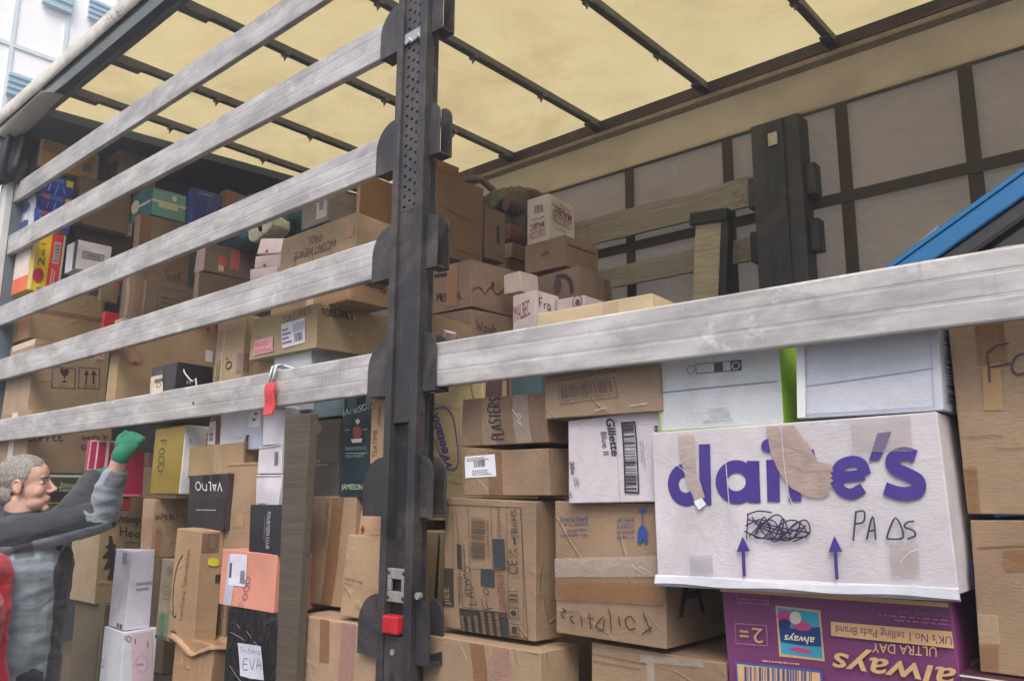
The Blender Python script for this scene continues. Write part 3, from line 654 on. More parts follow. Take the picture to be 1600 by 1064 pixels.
# ------------------------------------------------------------------ side slats (lift out of their pockets)
def slat(label, xa, xb, za, zb, holes=(), ch=.13):
    """hollow aluminium board, pressed grooves along the face, chamfered top edge; za, zb = lower edge at the ends"""
    prof = [(.0015, .004), (.0035, 0), (.028, 0), (.030, .003), (.030, ch-.003), (.028, ch), (.006, ch), (0, ch-.006), (0, ch*.72), (.0006, ch*.70), (.0006, ch*.66), (0, ch*.64), (0, ch*.38), (.0006, ch*.36), (.0006, ch*.32), (0, ch*.30)]
    L = xb-xa; NS = 24; n = len(prof); vs = []
    for i in range(NS+1):
        t = i/NS; sag = .004*math.sin(PI*t)+.0015*noise.noise(Vector((t*6, za, 0)))
        for (y, z) in prof: vs.append((L*t, y+.0012*noise.noise(Vector((t*8, z*10, za))), z+(zb-za)*t-sag))
    m = MB().add(vs, [(i*n+k, i*n+(k+1) % n, (i+1)*n+(k+1) % n, (i+1)*n+k) for i in range(NS) for k in range(n)]+[tuple(range(n)), tuple(range(NS*n, NS*n+n))[::-1]])
    o = m.build('side_slat', alu()); o.location = (xa, 0, za)
    tag(o, label, 'side slat', 'aluminium side slats')
    for (hx, hz) in holes:
        MB().prism([(hx-xa+.006*math.cos(t*PI/6), hz+.006*math.sin(t*PI/6)) for t in range(12)], lambda a, c: (a, -.0022, c), lambda a, c: (a, .001, c)).build('rivet', DK, o)
    return o
slat('highest aluminium slat, running out of the top of the view left of the post', -5.90, -1.93, 3.512, 3.488)
slat('second aluminium slat from the top, its right end near the head of the post', -5.90, -1.93, 3.160, 3.112, ch=.131)
slat('middle one of the five aluminium slats left of the post', -5.90, -1.93, 2.690, 2.692)
slat('scuffed aluminium slat directly above the carton marked TOILETRIES, left of the post', -5.85, -1.93, 2.332, 2.336)
slat('lowest aluminium slat left of the post, with the red clip hanging on it', -5.85, -1.93, 1.952, 1.962, [(-3.16, .06)])
slat('long aluminium slat crossing the right half in front of the blue vehicle', -1.765, 1.62, 1.960, 1.955)
# timber slats on the far side
def plank(label, a, b, rz=0, mt=None, name='timber_slat', cat='timber slat', ry=0, group=None, ch=.0):
    L = (b[0]-a[0]); m = MB(); NS = 26; T = b[1]-a[1]; H = b[2]-a[2]
    prof = [(0, 0), (T, 0), (T, H), (0, H)]; vs = []
    for i in range(NS+1):
        for k, (y, z) in enumerate(prof):
            chip = (-.016*max(0, noise.noise(Vector((i*.9, a[2]*7, 0))))*2 if k >= 2 else .005*noise.noise(Vector((i*.7, 3, a[2]))))
            vs.append((L*i/NS, y, z+chip))
    m.add(vs, [(i*4+k, i*4+(k+1) % 4, (i+1)*4+(k+1) % 4, (i+1)*4+k) for i in range(NS) for k in range(4)]+[(3, 2, 1, 0), (NS*4, NS*4+1, NS*4+2, NS*4+3)])
    o = m.build(name, mt or timber()); o.location = a; o.rotation_euler = (0, ry, rz)
    return tag(o, label, cat, group)
plank('upper worn timber slat on the far side, ending at the dark far post', (-5.6, 2.40, 3.205), (-1.805, 2.425, 3.375), group='timber slats on the far side')
plank('lower worn timber slat on the far side, passing behind the short upright board', (-5.6, 2.40, 2.90), (-1.805, 2.425, 3.03), group='timber slats on the far side')
A = at(1080, 462, 2.2); B_ = at(1092, 345, 2.2)
ub = MB().box((0, 0, 0), (.155, .028, .55)).build('upright_board', timber((206, 196, 168))); ub.location = (A.x-.01, 2.22, 2.62); ub.rotation_euler = (0, math.radians(5), 0)
tag(ub, 'short pale board standing upright in front of the lower far timber slat', 'board')
cl = MB().box((-.03, -.02, .48), (.19, .06, .55)).box((.156, -.015, .0), (.20, .055, .48)).build('board_bracket', DK, ub, .006)

# ------------------------------------------------------------------ red clip hung on the lowest slat
P = at(427, 600, -.01)
rc = empty('strap_clip', (P.x, -.01, 1.90), 'red plastic strap end with a grey metal hook, hung over the lowest slat', 'clip')
m = MB(); X = 0
m.tube([(X-.012, -.008, .135), (X-.012, -.007, .165), (X-.012, .0, .200), (X-.010, .02, .206), (X-.004, .047, .200), (X, .055, .15)], .006)
m.tube([(X+.014, -.008, .135), (X+.014, -.007, .165), (X+.014, .0, .203), (X+.016, .02, .208), (X+.03, .047, .200), (X+.06, .052, .19)], .0065)
m.build('metal_hook', flat((168, 176, 178), .35, .6, .2, 30, 'hook_steel'), rc, smooth=True)
m = MB(); vs = []
for j in range(9):
    z = .142-.115*j/8
    for (x, y) in ((-.030, -.004), (.030, -.004), (.028, -.014), (-.028, -.014)):
        vs.append((x*(1+.06*math.sin(j*1.3))-.004*j/8*2, y-.004*math.sin(j*.8), z))
m.add(vs, [(j*4+k, j*4+(k+1) % 4, (j+1)*4+(k+1) % 4, (j+1)*4+k) for j in range(8) for k in range(4)]+[(0, 1, 2, 3), (35, 34, 33, 32)])
m.build('red_tab', flat((214, 70, 74), .5, 0, .15, 30, 'red_tab'), rc, .003)
# ------------------------------------------------------------------ the load, right of the post
T1, T2, T3, T4, T5 = (182, 150, 114), (164, 132, 100), (146, 114, 86), (196, 168, 126), (128, 96, 70)
CR, WHT, WB, PK = (214, 194, 142), (206, 200, 208), (206, 214, 228), (204, 190, 196)
PUR = (66, 50, 134); NAVY = (44, 60, 120); BLK = (30, 32, 36)
def box(*a, **k): return carton(*a, **k)
white = lambda c=WHT: card(c, .6, .25)
printm = lambda c, r=.45, w=.2: flat(c, r, 0, w, 6, 'printed_card')

cl_ = box("large white carton with a big purple shop name, PADS written beneath it", .05, 1026, 1500, 640, 929, dep=.36, mat=white(WHT), roll=-1.7, bulge=.006, marks=[
    ('F', 'px', (0,), PUR, [[(1084, 739), (1071, 735.5), (1056, 742), (1050, 758), (1056, 775), (1070, 782), (1084, 777)]], .029),
    ('F', 'px', (0,), PUR, [[(1099, 696), (1100.5, 745), (1101.5, 790)]], .028),
    ('F', 'px', (0,), PUR, [[(1150+24*math.cos(t*PI/10), 754+24*math.sin(t*PI/10)) for t in range(21)]], .027),
    ('F', 'px', (0,), PUR, [[(1176, 721), (1177, 755), (1178.5, 786)]], .028),
    ('F', 'px', (0,), PUR, [[(1206.5, 719), (1208, 750), (1209, 784)]], .028),
    ('F', 'px', (0,), PUR, [[(1240, 716), (1241.5, 750), (1243, 783)], [(1243, 740), (1252, 718), (1274, 712)]], .026),
    ('F', 'px', (0,), PUR, [[(1309, 745), (1331, 743.5), (1352, 741)], [(1354, 741), (1347, 724), (1331, 720), (1313, 728), (1307, 746), (1314, 764), (1331, 771), (1350, 762)]], .021),
    ('F', 'pxpoly', (0,), PUR, [(1372, 676), (1394, 673), (1376, 717), (1359, 719)]),
    ('F', 'px', (0,), PUR, [[(1432, 712), (1414, 707), (1397, 715), (1399, 730), (1418, 739), (1436, 750), (1434, 766), (1410, 770), (1384, 762)]], .025),
    ('F', 'ell', ((1190, 708), (1211, 706), (1189, 688)), PUR),
    ('F', 'pxpoly', (0,), filmtape((176, 156, 146), .88, 'kraft_tape', .35), [(1197, 668), (1240, 665), (1262, 692), (1280, 722), (1296, 724), (1304, 728), (1300, 731), (1304, 735), (1298, 739), (1303, 743), (1299, 746), (1304, 751), (1298, 755), (1301, 760), (1295, 763), (1300, 768), (1294, 773), (1286, 778), (1262, 776), (1236, 762), (1216, 735), (1204, 706)]),
    ('F', 'pxpoly', (0,), filmtape((190, 174, 166), .72, 'kraft_tape2', .3), [(1058, 683), (1084, 681), (1088, 735), (1102, 778), (1086, 786), (1070, 745), (1060, 712)]),
    ('F', 'pxpoly', (0,), (226, 232, 240), [(1084, 785), (1097, 779), (1104, 789), (1092, 798)]),
    ('F', 'pxpoly', (0,), CLEAR if False else filmtape((176, 160, 156), .32, 'clear_tape_on_white'), [(1330, 656), (1424, 648), (1428, 704), (1334, 706)]),
    ('F', 'px', (0,), (202, 200, 208), [[(1131, 676), (1140, 790), (1150, 903)], [(1221, 668), (1231, 760), (1242, 790)]], .0018),
    ('F', 'px', (0,), (40, 36, 70), [[(1170, 803), (1168, 842)], [(1168, 805), (1186, 799), (1208, 801)], [(1166, 822), (1190, 812), (1206, 822), (1196, 840), (1180, 836), (1210, 806), (1226, 812), (1220, 840), (1204, 836), (1232, 814), (1252, 818), (1240, 842), (1222, 840), (1258, 812), (1268, 832), (1242, 846)],
        [(1164, 830), (1200, 842), (1264, 838)], [(1170, 812), (1230, 826), (1268, 832)], [(1172, 838), (1206, 812), (1236, 842), (1262, 820)], [(1180, 818), (1240, 834)], [(1176, 808), (1212, 846), (1248, 816), (1266, 836)], [(1184, 834), (1196, 808), (1212, 840), (1226, 810), (1240, 842), (1254, 816)], [(1190, 824), (1222, 834), (1256, 824)]], .0030),
    ('F', 'px', (0,), (52, 48, 82), [[(1336, 844), (1340, 798)], [(1338, 800), (1352, 798), (1352, 814), (1338, 818)], [(1357, 842), (1366, 806), (1371, 842)], [(1360, 829), (1371, 827)], [(1392, 842), (1389, 836), (1402, 808), (1414, 838), (1389, 841)], [(1431, 813), (1420, 815), (1416, 822), (1430, 828), (1432, 836), (1420, 841)]], .0034),
    ('F', 'arrow', ((1154, 901), (1176, 900), (1151, 839)), PUR), ('F', 'arrow', ((1300, 905), (1322, 904), (1296, 837)), PUR),
    ('F', 'pxpoly', (0,), filmtape((150, 146, 160), .35, 'patch'), [(1078, 868), (1114, 867), (1117, 898), (1081, 898)]),
    ('F', 'pxpoly', (0,), filmtape((170, 150, 144), .4, 'patch2'), [(1392, 850), (1438, 847), (1441, 897), (1396, 900)]),
    ('F', 'px', (0,), (212, 210, 220), [[(1030, 700), (1060, 730), (1078, 742)], [(1410, 878), (1424, 862), (1440, 856)], [(1324, 898), (1350, 892), (1372, 902)]], .0011),
    ('S', 'hand', (.2, .45, .9, .75, 1), (80, 70, 170), 'iol', .004), ('S', 'rect', (.15, .05, .5, .16), PUR)])
# the turned-out lower lip of the carton
lip = MB(); vs = []
for i in range(25):
    t = i/24; x = -cl_.w/2+cl_.w*t
    for (y, z) in ((-cl_.dp/2-.001, .013), (-cl_.dp/2-.006, .008+.003*math.sin(t*9)), (-cl_.dp/2-.009, -.006+.002*math.sin(t*17)), (-cl_.dp/2-.001, -.012)): vs.append((x, y, z))
lip.add(vs, [(i*4+k, i*4+(k+1) % 4, (i+1)*4+(k+1) % 4, (i+1)*4+k) for i in range(24) for k in range(4)]+[(0, 1, 2, 3), (99, 98, 97, 96)])
lip.build('carton_lip', white((204, 208, 220)), cl_.root)
GREEN = flat((142, 186, 52), .4, 0, .1, 8, 'green_card')
box("white carton with lime green side, standing on the left end of the purple lettered carton", .07, 1033, 1222, 500, 665, dep=.3, mat=white((202, 209, 216)), side=GREEN, marks=[
    ('F', 'seam', ((1032, 614), (1212, 596), (1032, 612.5)), (120, 128, 138)), ('F', 'frame', ((1089, 584), (1158, 578), (1088, 568)), (70, 82, 92), None, .0016),
    ('F', 'ring', ((1075, 584), (1087, 583), (1075, 572)), (70, 82, 92), None, .0016), ('F', 'rect', ((1117, 581), (1130, 580), (1116, 567)), (70, 82, 92)), ('F', 'rect', ((1142, 579), (1157, 578), (1141, 564)), (70, 82, 92)),
    ('F', 'ring', ((1144, 577), (1155, 576), (1144, 566)), (200, 208, 214), None, .002),
    ('F', 'text', ((1144, 653), (1099, 657), (1144, 659)), (120, 124, 140), 'Kitchen Rolls Kappa'), ('F', 'lines', ((1142, 644), (1103, 648), (1142, 650)), (170, 176, 186), 2), ('F', 'lines', ((1138, 636), (1108, 639), (1138, 641)), (170, 176, 186), 1),
    ('F', 'poly', ((1026, 500), (1222, 500), (1026, 500)), (142, 186, 52), [(0, 0)]*3) if False else ('F', 'rect', (0, 0, 1, .018), GREEN, None, .004, 'green_edge'), ('F', 'rect', (0, 0, .02, 1), GREEN, None, .004, 'green_edge')])
box("pale blue white carton with a barcode down its right side, beside the lime green one", .06, 1250, 1474, 488, 641, dep=.3, mat=white((196, 203, 218)), marks=[
    ('F', 'seam', ((1252, 604), (1458, 574), (1252, 602.5)), (150, 160, 186)), ('F', 'frame', (.07, .04, .95, .97), (168, 178, 204), None, .002), ('F', 'rect', (.0, .0, .07, 1), (222, 226, 228)),
    ('S', 'bar', (.08, .1, .5, .9, 1), (60, 64, 84), 24), ('S', 'frame', (.05, .08, .54, .92), (60, 64, 84), None, .002)])
box("tall brown carton at the right edge with FO handwritten on it", .10, 1513, 1762, 437, 808, dep=.4, col=T1, marks=[
    ('F', 'tape', ((1540, 640), (1570, 640), (1534, 500)), (172, 138, 98)), ('F', 'rect', ((1533, 570), (1578, 563), (1526, 500)), TAPE, None, .004, 'packing_tape'), ('F', 'rect', ((1505, 803), (1534, 803), (1500, 730)), TAPE, None, .004, 'packing_tape'),
    ('F', 'px', (0,), (84, 64, 66), [[(1545, 554), (1548, 570), (1549, 596)], [(1544, 552), (1560, 540), (1580, 536)], [(1549, 573), (1582, 567)], [(1610, 552), (1592, 556), (1584, 572), (1592, 585), (1612, 580)], [(1640, 545), (1625, 560), (1632, 582), (1650, 570), (1640, 545)], [(1670, 580), (1668, 540), (1695, 560), (1670, 580)]], .0042),
    ('F', 'px', (0,), (120, 92, 64), [[(1506, 680), (1530, 682), (1552, 679), (1572, 682)], [(1556, 698), (1580, 701), (1604, 699)]], .0014)])
box("brown carton with square tape patches under the FO carton at the right edge", .10, 1540, 1790, 815, 1082, dep=.4, col=T2, marks=[
    ('F', 'seam', ((1526, 855), (1790, 846), (1526, 853)), (120, 90, 62)), ('F', 'rect', ((1570, 892), (1640, 890), (1566, 858)), TAPE, None, .004, 'packing_tape'), ('F', 'rect', ((1530, 1004), (1566, 1006), (1526, 958)), CLEAR, None, .004, 'packing_tape'), ('F', 'rect', ((1532, 1046), (1566, 1050), (1530, 1005)), TAPE, None, .004, 'packing_tape')])
box("dark printed box under the lowest brown carton in the bottom right corner", .07, 1512, 1800, 1086, 1180, dep=.4, mat=printm((70, 40, 52)), marks=[('F', 'rect', (0, .94, 1, 1), (200, 190, 180)), ('F', 'rect', (.05, .4, .5, .8), (150, 50, 70))])
PURM = printm((116, 58, 106), .42, .12); BR = (206, 170, 122)
al = box("purple printed carton of pads standing upside down beneath the white lettered carton", .12, 1146, 1512, 938, 1205, dep=.4, mat=PURM, side=printm((150, 74, 132)), roll=-1.2, marks=[
    ('F', 'pxpoly', (0,), BR, [(1213, 946), (1282, 953), (1287, 1033), (1217, 1025)]), ('F', 'pxpoly', (0,), (54, 160, 190), [(1216, 949), (1279, 956), (1284, 1029), (1220, 1021)]),
    ('F', 'pxpoly', (0,), (30, 62, 120), [(1217, 974), (1240, 982), (1281, 979), (1283, 1010), (1252, 1008), (1220, 1003)]),
    ('F', 'ell', ((1233, 1017), (1268, 1022), (1233, 1009)), (190, 70, 130)), ('F', 'ell', ((1216, 973), (1238, 975), (1216, 952)), (190, 70, 130)), ('F', 'ell', ((1240, 984), (1268, 986), (1240, 970)), (190, 70, 130)), ('F', 'ell', ((1234, 974), (1252, 976), (1236, 954)), (220, 206, 196)), ('F', 'ell', ((1218, 980), (1236, 982), (1218, 965)), (36, 48, 110)),
    ('F', 'text', ((1273, 991), (1226, 987), (1273, 1007)), (226, 220, 200), ('always', .01, .25)),
    ('F', 'frame', ((1152, 1005), (1201, 1009), (1151, 973)), (176, 120, 150), None, .0016), ('F', 'text', ((1194, 982), (1178, 980), (1194, 1005)), BR, '2'), ('F', 'lines', ((1172, 984), (1158, 983), (1172, 998)), BR, 2),
    ('F', 'pxpoly', (0,), BR, [(1299, 970), (1489, 985), (1490, 1011), (1299, 992)]), ('F', 'text', ((1485, 988), (1307, 972), (1485, 1006)), (112, 44, 104), "UK's No.1 selling Pads Brand"),
    ('F', 'text', ((1462, 1009), (1363, 1003), (1462, 1024)), BR, 'ULTRA DAY'), ('F', 'text', ((1492, 1030), (1301, 1006), (1492, 1080)), BR, ('always', .012, .2)),
    ('F', 'text', ((1488, 956), (1402, 949), (1488, 966)), (150, 84, 130), 'Always lively fresh'), ('F', 'lines', ((1490, 966), (1358, 956), (1490, 978)), (160, 90, 136), 2), ('F', 'lines', ((1206, 930), (1150, 926), (1206, 948)), (160, 90, 136), 3),
    ('F', 'pxpoly', (0,), (58, 92, 158), [(1152, 1032), (1284, 1046), (1290, 1110), (1156, 1100)]), ('F', 'pxpoly', (0,), BR, [(1155, 1036), (1281, 1050), (1286, 1108), (1158, 1098)]), ('F', 'bar', ((1166, 1100), (1272, 1108), (1166, 1040)), (70, 80, 130), 22), ('F', 'lines', ((1250, 1038), (1180, 1031), (1250, 1034)), BR, 1),
    ('S', 'rect', (.0, .1, 1, .45), (60, 120, 160)), ('S', 'rect', (.1, .55, .9, .62), (200, 150, 180)), ('F', 'rect', (0, .965, 1, 1), BR)])
box("brown carton upside down with blue fragile printing and Toiletries in marker", .10, 868, 1043, 786, 1014, dep=.42, col=T2, marks=[
    ('F', 'text', ((919, 833), (876, 835), (919, 839)), NAVY, 'No signature'), ('F', 'text', ((919, 825), (888, 827), (919, 831)), NAVY, 'required'), ('F', 'text', ((919, 817), (883, 819), (919, 823)), NAVY, 'Leave in a'), ('F', 'text', ((919, 808), (876, 810), (919, 815)), NAVY, 'SAFE PLACE'),
    ('F', 'text', ((990, 836), (965, 837), (990, 842)), NAVY, 'Fragile'), ('F', 'text', ((990, 827), (965, 829), (990, 834)), NAVY, 'please'), ('F', 'text', ((990, 818), (965, 819), (990, 825)), NAVY, "DON'T"), ('F', 'text', ((990, 809), (965, 810), (990, 815)), NAVY, 'DROP'),
    ('F', 'glassy', ((1013, 795), (994, 796), (1014, 848)), (40, 76, 150)),
    ('F', 'rect', ((862, 902), (1042, 900), (861, 873)), GREYT, None, .004, 'packing_tape'), ('F', 'rect', ((864, 936), (1043, 945), (863, 903)), TAPE, None, .004, 'packing_tape'),
    ('F', 'px', (0,), (40, 30, 34), [[(1020, 986), (1008, 956)], [(1022, 978), (1006, 990)], [(996, 972), (988, 962), (980, 968), (986, 982), (996, 980)], [(972, 978), (970, 962)], [(958, 985), (957, 960), (954, 950)], [(946, 962), (934, 978), (944, 984), (948, 966)], [(926, 982), (924, 958)], [(930, 966), (920, 964)], [(912, 976), (910, 962)], [(900, 974), (892, 966), (898, 962)], [(884, 966), (878, 958), (886, 954), (880, 950)]], .003),
    ('F', 'px', (0,), (206, 192, 178), [[(990, 882), (1004, 892), (1012, 896)], [(1000, 884), (1020, 894)]], .0016), ('S', 'text', (.1, .2, .4, .6), (34, 32, 40), 'A')])
box("brown carton on its side with dense black shipping print and LADY'S in marker", .08, 693, 837, 781, 1004, xr=886, col=T2, marks=[
    ('F', 'frame', ((694, 980), (826, 999), (688, 790)), (66, 56, 48), None, .0018),
    ('F', 'rect', ((722, 988), (797, 998), (720, 950)), (52, 52, 48)), ('F', 'rect', ((693, 946), (712, 948), (692, 888)), (52, 52, 48)), ('F', 'text', ((708, 946), (706, 918), (698, 946)), (150, 120, 86), 'JIEE'),
    ('F', 'rect', ((755, 914), (776, 917), (755, 888)), (52, 56, 54)), ('F', 'rect', ((775, 888), (793, 889), (773, 841)), (50, 54, 60)), ('F', 'rect', ((718, 888), (725, 889), (717, 851)), (52, 52, 52)),
    ('F', 'bar', ((740, 872), (740, 808), (762, 873)), (86, 72, 58), 22), ('F', 'text', ((770, 872), (767, 812), (766, 872)), (84, 70, 60), '4320842040'), ('F', 'text', ((796, 964), (790, 886), (784, 963)), (120, 66, 60), 'BU60H42PB1817'),
    ('F', 'text', ((788, 840), (785, 792), (782, 840)), (70, 60, 52), 'Z35J24+0'), ('F', 'text', ((736, 930), (732, 850), (730, 930)), (84, 70, 60), '2M Sportwear, China'), ('F', 'text', ((726, 940), (724, 892), (720, 940)), (84, 70, 60), 'MODEL'),
    ('F', 'seam', ((728, 990), (728, 988), (714, 786)), (66, 56, 48)) if False else ('F', 'px', (0,), (66, 56, 48), [[(716, 794), (728, 948)], [(735, 792), (741, 990)], [(794, 790), (798, 996)], [(711, 795), (713, 900)], [(771, 792), (774, 886)], [(728, 948), (797, 958)], [(741, 889), (795, 889)], [(817, 790), (822, 998)]], .0014),
    ('F', 'text', ((812, 830), (810, 794), (802, 830)), (60, 52, 46), 'RoHS'), ('F', 'frame', ((813, 838), (812, 830), (803, 838)), (60, 52, 46), None, .0012), ('F', 'text', ((805, 870), (804, 855), (798, 870)), (52, 46, 42), 'UK'), ('F', 'text', ((814, 870), (813, 855), (807, 870)), (52, 46, 42), 'CA'), ('F', 'text', ((814, 896), (812, 874), (799, 896)), (52, 46, 42), 'CE'),
    ('F', 'rect', ((810, 849), (809, 838), (807, 849)), (52, 46, 42)), ('F', 'frame', ((800, 940), (814, 941), (799, 922)), (52, 46, 42), None, .0016), ('F', 'rect', ((802, 937), (812, 938), (802, 934)), (52, 46, 42)), ('F', 'rect', ((802, 930), (812, 931), (802, 927)), (52, 46, 42)),
    ('F', 'frame', ((801, 966), (816, 967), (800, 948)), (52, 46, 42), None, .0016), ('F', 'ell', ((803, 961), (812, 962), (803, 952)), (52, 46, 42)), ('F', 'frame', ((802, 993), (817, 995), (801, 973)), (52, 46, 42), None, .0016), ('F', 'rect', ((804, 989), (812, 990), (805, 978)), (52, 46, 42)),
    ('F', 'hand', ((752, 944), (741, 886), (740, 944)), (40, 34, 34), "LADY'S", .0026), ('F', 'hand', ((776, 950), (770, 918), (762, 950)), (40, 34, 34), 'Fo', .0026), ('F', 'lines', ((790, 994), (786, 955), (724, 984)), (110, 92, 70), 6)])
box("brown carton with PLASTERS written up its face", .09, 719, 854, 612, 691, dep=.26, col=T2, marks=[
    ('F', 'rect', ((755, 697), (776, 695), (752, 622)), CLEAR, None, .004, 'packing_tape'), ('F', 'rect', ((806, 694), (830, 692), (802, 618)), GREYT, None, .004, 'packing_tape'),
    ('F', 'hand', ((788, 686), (780, 622), (770, 686)), (52, 46, 50), 'PLASTERS', .0042), ('F', 'px', (0,), (230, 220, 206), [[(803, 640), (812, 652), (817, 664)], [(808, 656), (816, 664)], [(812, 646), (817, 652)]], .0018)])
box("brown carton with a white barcode label, under the PLASTERS carton", .09, 724, 859, 697, 775, dep=.26, col=T2, marks=[
    ('F', 'rect', ((764, 772), (786, 772), (762, 702)), TAPE, None, .004, 'packing_tape'), ('F', 'label', ((727, 746), (776, 743), (725, 711)), (226, 228, 236)), ('F', 'bar', ((741, 729), (760, 727), (740, 718)), BLK, 16), ('F', 'lines', ((738, 742), (770, 740), (738, 732)), (130, 134, 140), 3), ('F', 'lines', ((730, 719), (770, 715), (730, 713)), (130, 134, 140), 2), ('F', 'px', (0,), (216, 200, 180), [[(746, 746), (756, 756), (763, 766)]], .0016)])
box("long brown carton with a printed barcode panel just below the right slat", .06, 852, 1032, 532, 642, dep=.3, col=(184, 154, 124), marks=[
    ('F', 'frame', ((877, 634), (967, 621), (874, 605)), (100, 82, 72), None, .0016), ('F', 'bar', ((880, 624), (961, 612), (878, 607)), (110, 90, 80), 30), ('F', 'text', ((883, 630), (955, 618), (883, 626)), (110, 90, 80), '150 10 240 14451 2'),
    ('F', 'frame', ((857, 600), (990, 578), (854, 572)), (100, 82, 72), None, .0016), ('F', 'text', ((860, 594), (932, 583), (860, 588)), (110, 90, 80), 'STORES NO : H003040BK'), ('F', 'hand', ((940, 582), (976, 576), (940, 572)), (70, 60, 66), 'Ladys', .002), ('F', 'lines', ((860, 584), (900, 578), (860, 578)), (110, 90, 80), 1),
    ('F', 'px', (0,), (226, 214, 196), [[(930, 642), (950, 637)], [(985, 634), (1012, 630)]], .0018)])
gx = box("white carton of razors with a tall black barcode, left of the purple lettered carton", .08, 888, 1036, 642, 783, dep=.34, mat=white((194, 186, 194)), roll=-1.5, marks=[
    ('F', 'text', ((944, 656), (953, 713), (957, 654)), (50, 50, 58), ('Gillette', .025, .1)), ('F', 'text', ((936, 676), (940, 711), (945, 675)), (60, 60, 68), 'Blue II'), ('F', 'text', ((889, 721), (892, 742), (895, 720)), (50, 50, 58), ('20x', .02, 0)), ('F', 'text', ((888, 768), (889, 777), (894, 768)), (110, 110, 118), '60'),
    ('F', 'frame', ((969, 661), (976, 770), (992, 660)), (40, 42, 50), None, .0042), ('F', 'bar', ((971, 665), (977, 766), (989, 664)), (54, 56, 64), 20), ('F', 'px', (0,), (150, 146, 152), [[(960, 655), (970, 784)]], .0014), ('F', 'lines', ((999, 690), (1003, 735), (1006, 690)), (150, 146, 152), 2), ('F', 'lines', ((896, 746), (899, 760), (904, 746)), (100, 100, 108), 3), ('F', 'text', ((1023, 668), (1025, 690), (1030, 667)), (50, 50, 58), ('Blu', .02, 0))])
box("pale yellow cereal carton standing on end, its blue brand name running upward", .39, 628, 752, 585, 815, dep=.3, col=(214, 188, 128), marks=[
    ('F', 'frame', ((662, 738), (722, 758), (660, 626)), (96, 84, 80), None, .0016), ('F', 'text', ((709, 731), (686, 642), (694, 734)), (70, 70, 130), ('Weetabix', .02, .1)),
    ('F', 'px', (0,), (84, 84, 146), [[(680, 640), (697, 637), (710, 652), (716, 690), (717, 722), (710, 733), (698, 730), (688, 706), (676, 672), (670, 650), (680, 640)]], .006), ('F', 'ell', ((664, 641), (671, 641), (664, 631)), (96, 92, 130)), ('F', 'text', ((744, 625), (736, 590), (739, 626)), (90, 74, 70), 'weetabix'), ('F', 'px', (0,), (96, 84, 80), [[(684, 738), (722, 744)], [(684, 750), (722, 757)]], .0014)])
box("pale yellow carton below the cereal carton, seen just right of the post", .25, 628, 684, 832, 986, dep=.3, col=(206, 180, 128), marks=[('F', 'lines', ((672, 955), (672, 890), (670, 955)), (110, 94, 80), 1), ('F', 'pxpoly', (0,), (50, 40, 36), [(684, 835), (686, 835), (686, 984), (677, 978), (680, 900)])])
box("plum coloured box behind the PLASTERS carton", .40, 757, 784, 570, 660, dep=.2, mat=printm((82, 56, 66)))
box("thin tan box edge between the plum box and the dark teal box", .40, 785, 797, 570, 660, dep=.2, col=T2, marks=[('F', 'seam', (.6, 0, .8, 1), (60, 50, 50))])
box("dark teal box behind the right end of the PLASTERS carton", .40, 799, 846, 570, 655, dep=.2, mat=printm((60, 84, 90)))
box("wide brown carton at the bottom right of the post with tape bands", .04, 625, 845, 1020, 1210, xr=903, col=(184, 152, 116), marks=[
    ('F', 'rect', ((742, 1100), (764, 1104), (736, 1000)), TAPE, None, .004, 'packing_tape'), ('F', 'rect', ((776, 1104), (802, 1108), (770, 1006)), PINKT, None, .004, 'packing_tape'), ('F', 'px', (0,), (220, 206, 186), [[(722, 1006), (727, 1018), (731, 1030)]], .0016), ('F', 'px', (0,), (60, 50, 46), [[(676, 988), (760, 1002), (842, 1022)]], .002)])
box("brown carton with torn clear tape along its top, beside the purple carton", .12, 925, 1140, 1033, 1205, dep=.4, col=T2, marks=[
    ('F', 'rect', ((1012, 1100), (1024, 1102), (1008, 1020)), GREYT, None, .004, 'packing_tape'), ('F', 'rect', ((1000, 1032), (1100, 1040), (1000, 1021)), GREYT, None, .004, 'packing_tape'), ('F', 'px', (0,), (110, 84, 60), [[(918, 1018), (980, 1030), (1012, 1036)], [(920, 1030), (1000, 1044)]], .0014)])
# ------------------------------------------------------------------ upper right, deeper in
u1 = box("cream lined open carton resting just above the right slat", .10, 840, 1022, 459, 540, xr=1060, col=(222, 196, 150))
box("white wine carton at the left with dark red name, half hidden by the right slat", .62, 800, 839, 453, 525, xr=873, mat=white((196, 182, 180)), marks=[('F', 'text', ((804, 502), (830, 492), (802, 478)), (120, 60, 80), 'MALBEC'), ('S', 'hand', (.12, .62, .7, .85), (60, 50, 60), 'Frag', .004), ('S', 'rect', (.35, .1, .62, .5), (150, 146, 160)), ('S', 'bar', (.4, .15, .58, .45), (110, 110, 130), 8)])
box("small white carton standing on the half hidden wine carton", .70, 786, 813, 425, 455, xr=840, mat=white((200, 186, 176)))
box("white carton with a round emblem, half hidden above the right slat", .72, 870, 915, 461, 525, xr=962, mat=white((196, 180, 178)), marks=[('F', 'ring', ((896, 483), (911, 479), (896, 465)), (110, 70, 90), None, .004), ('F', 'ell', ((900, 479), (908, 477), (900, 469)), (110, 70, 90)), ('F', 'seam', (.02, 0, .05, 1), (120, 110, 110))])
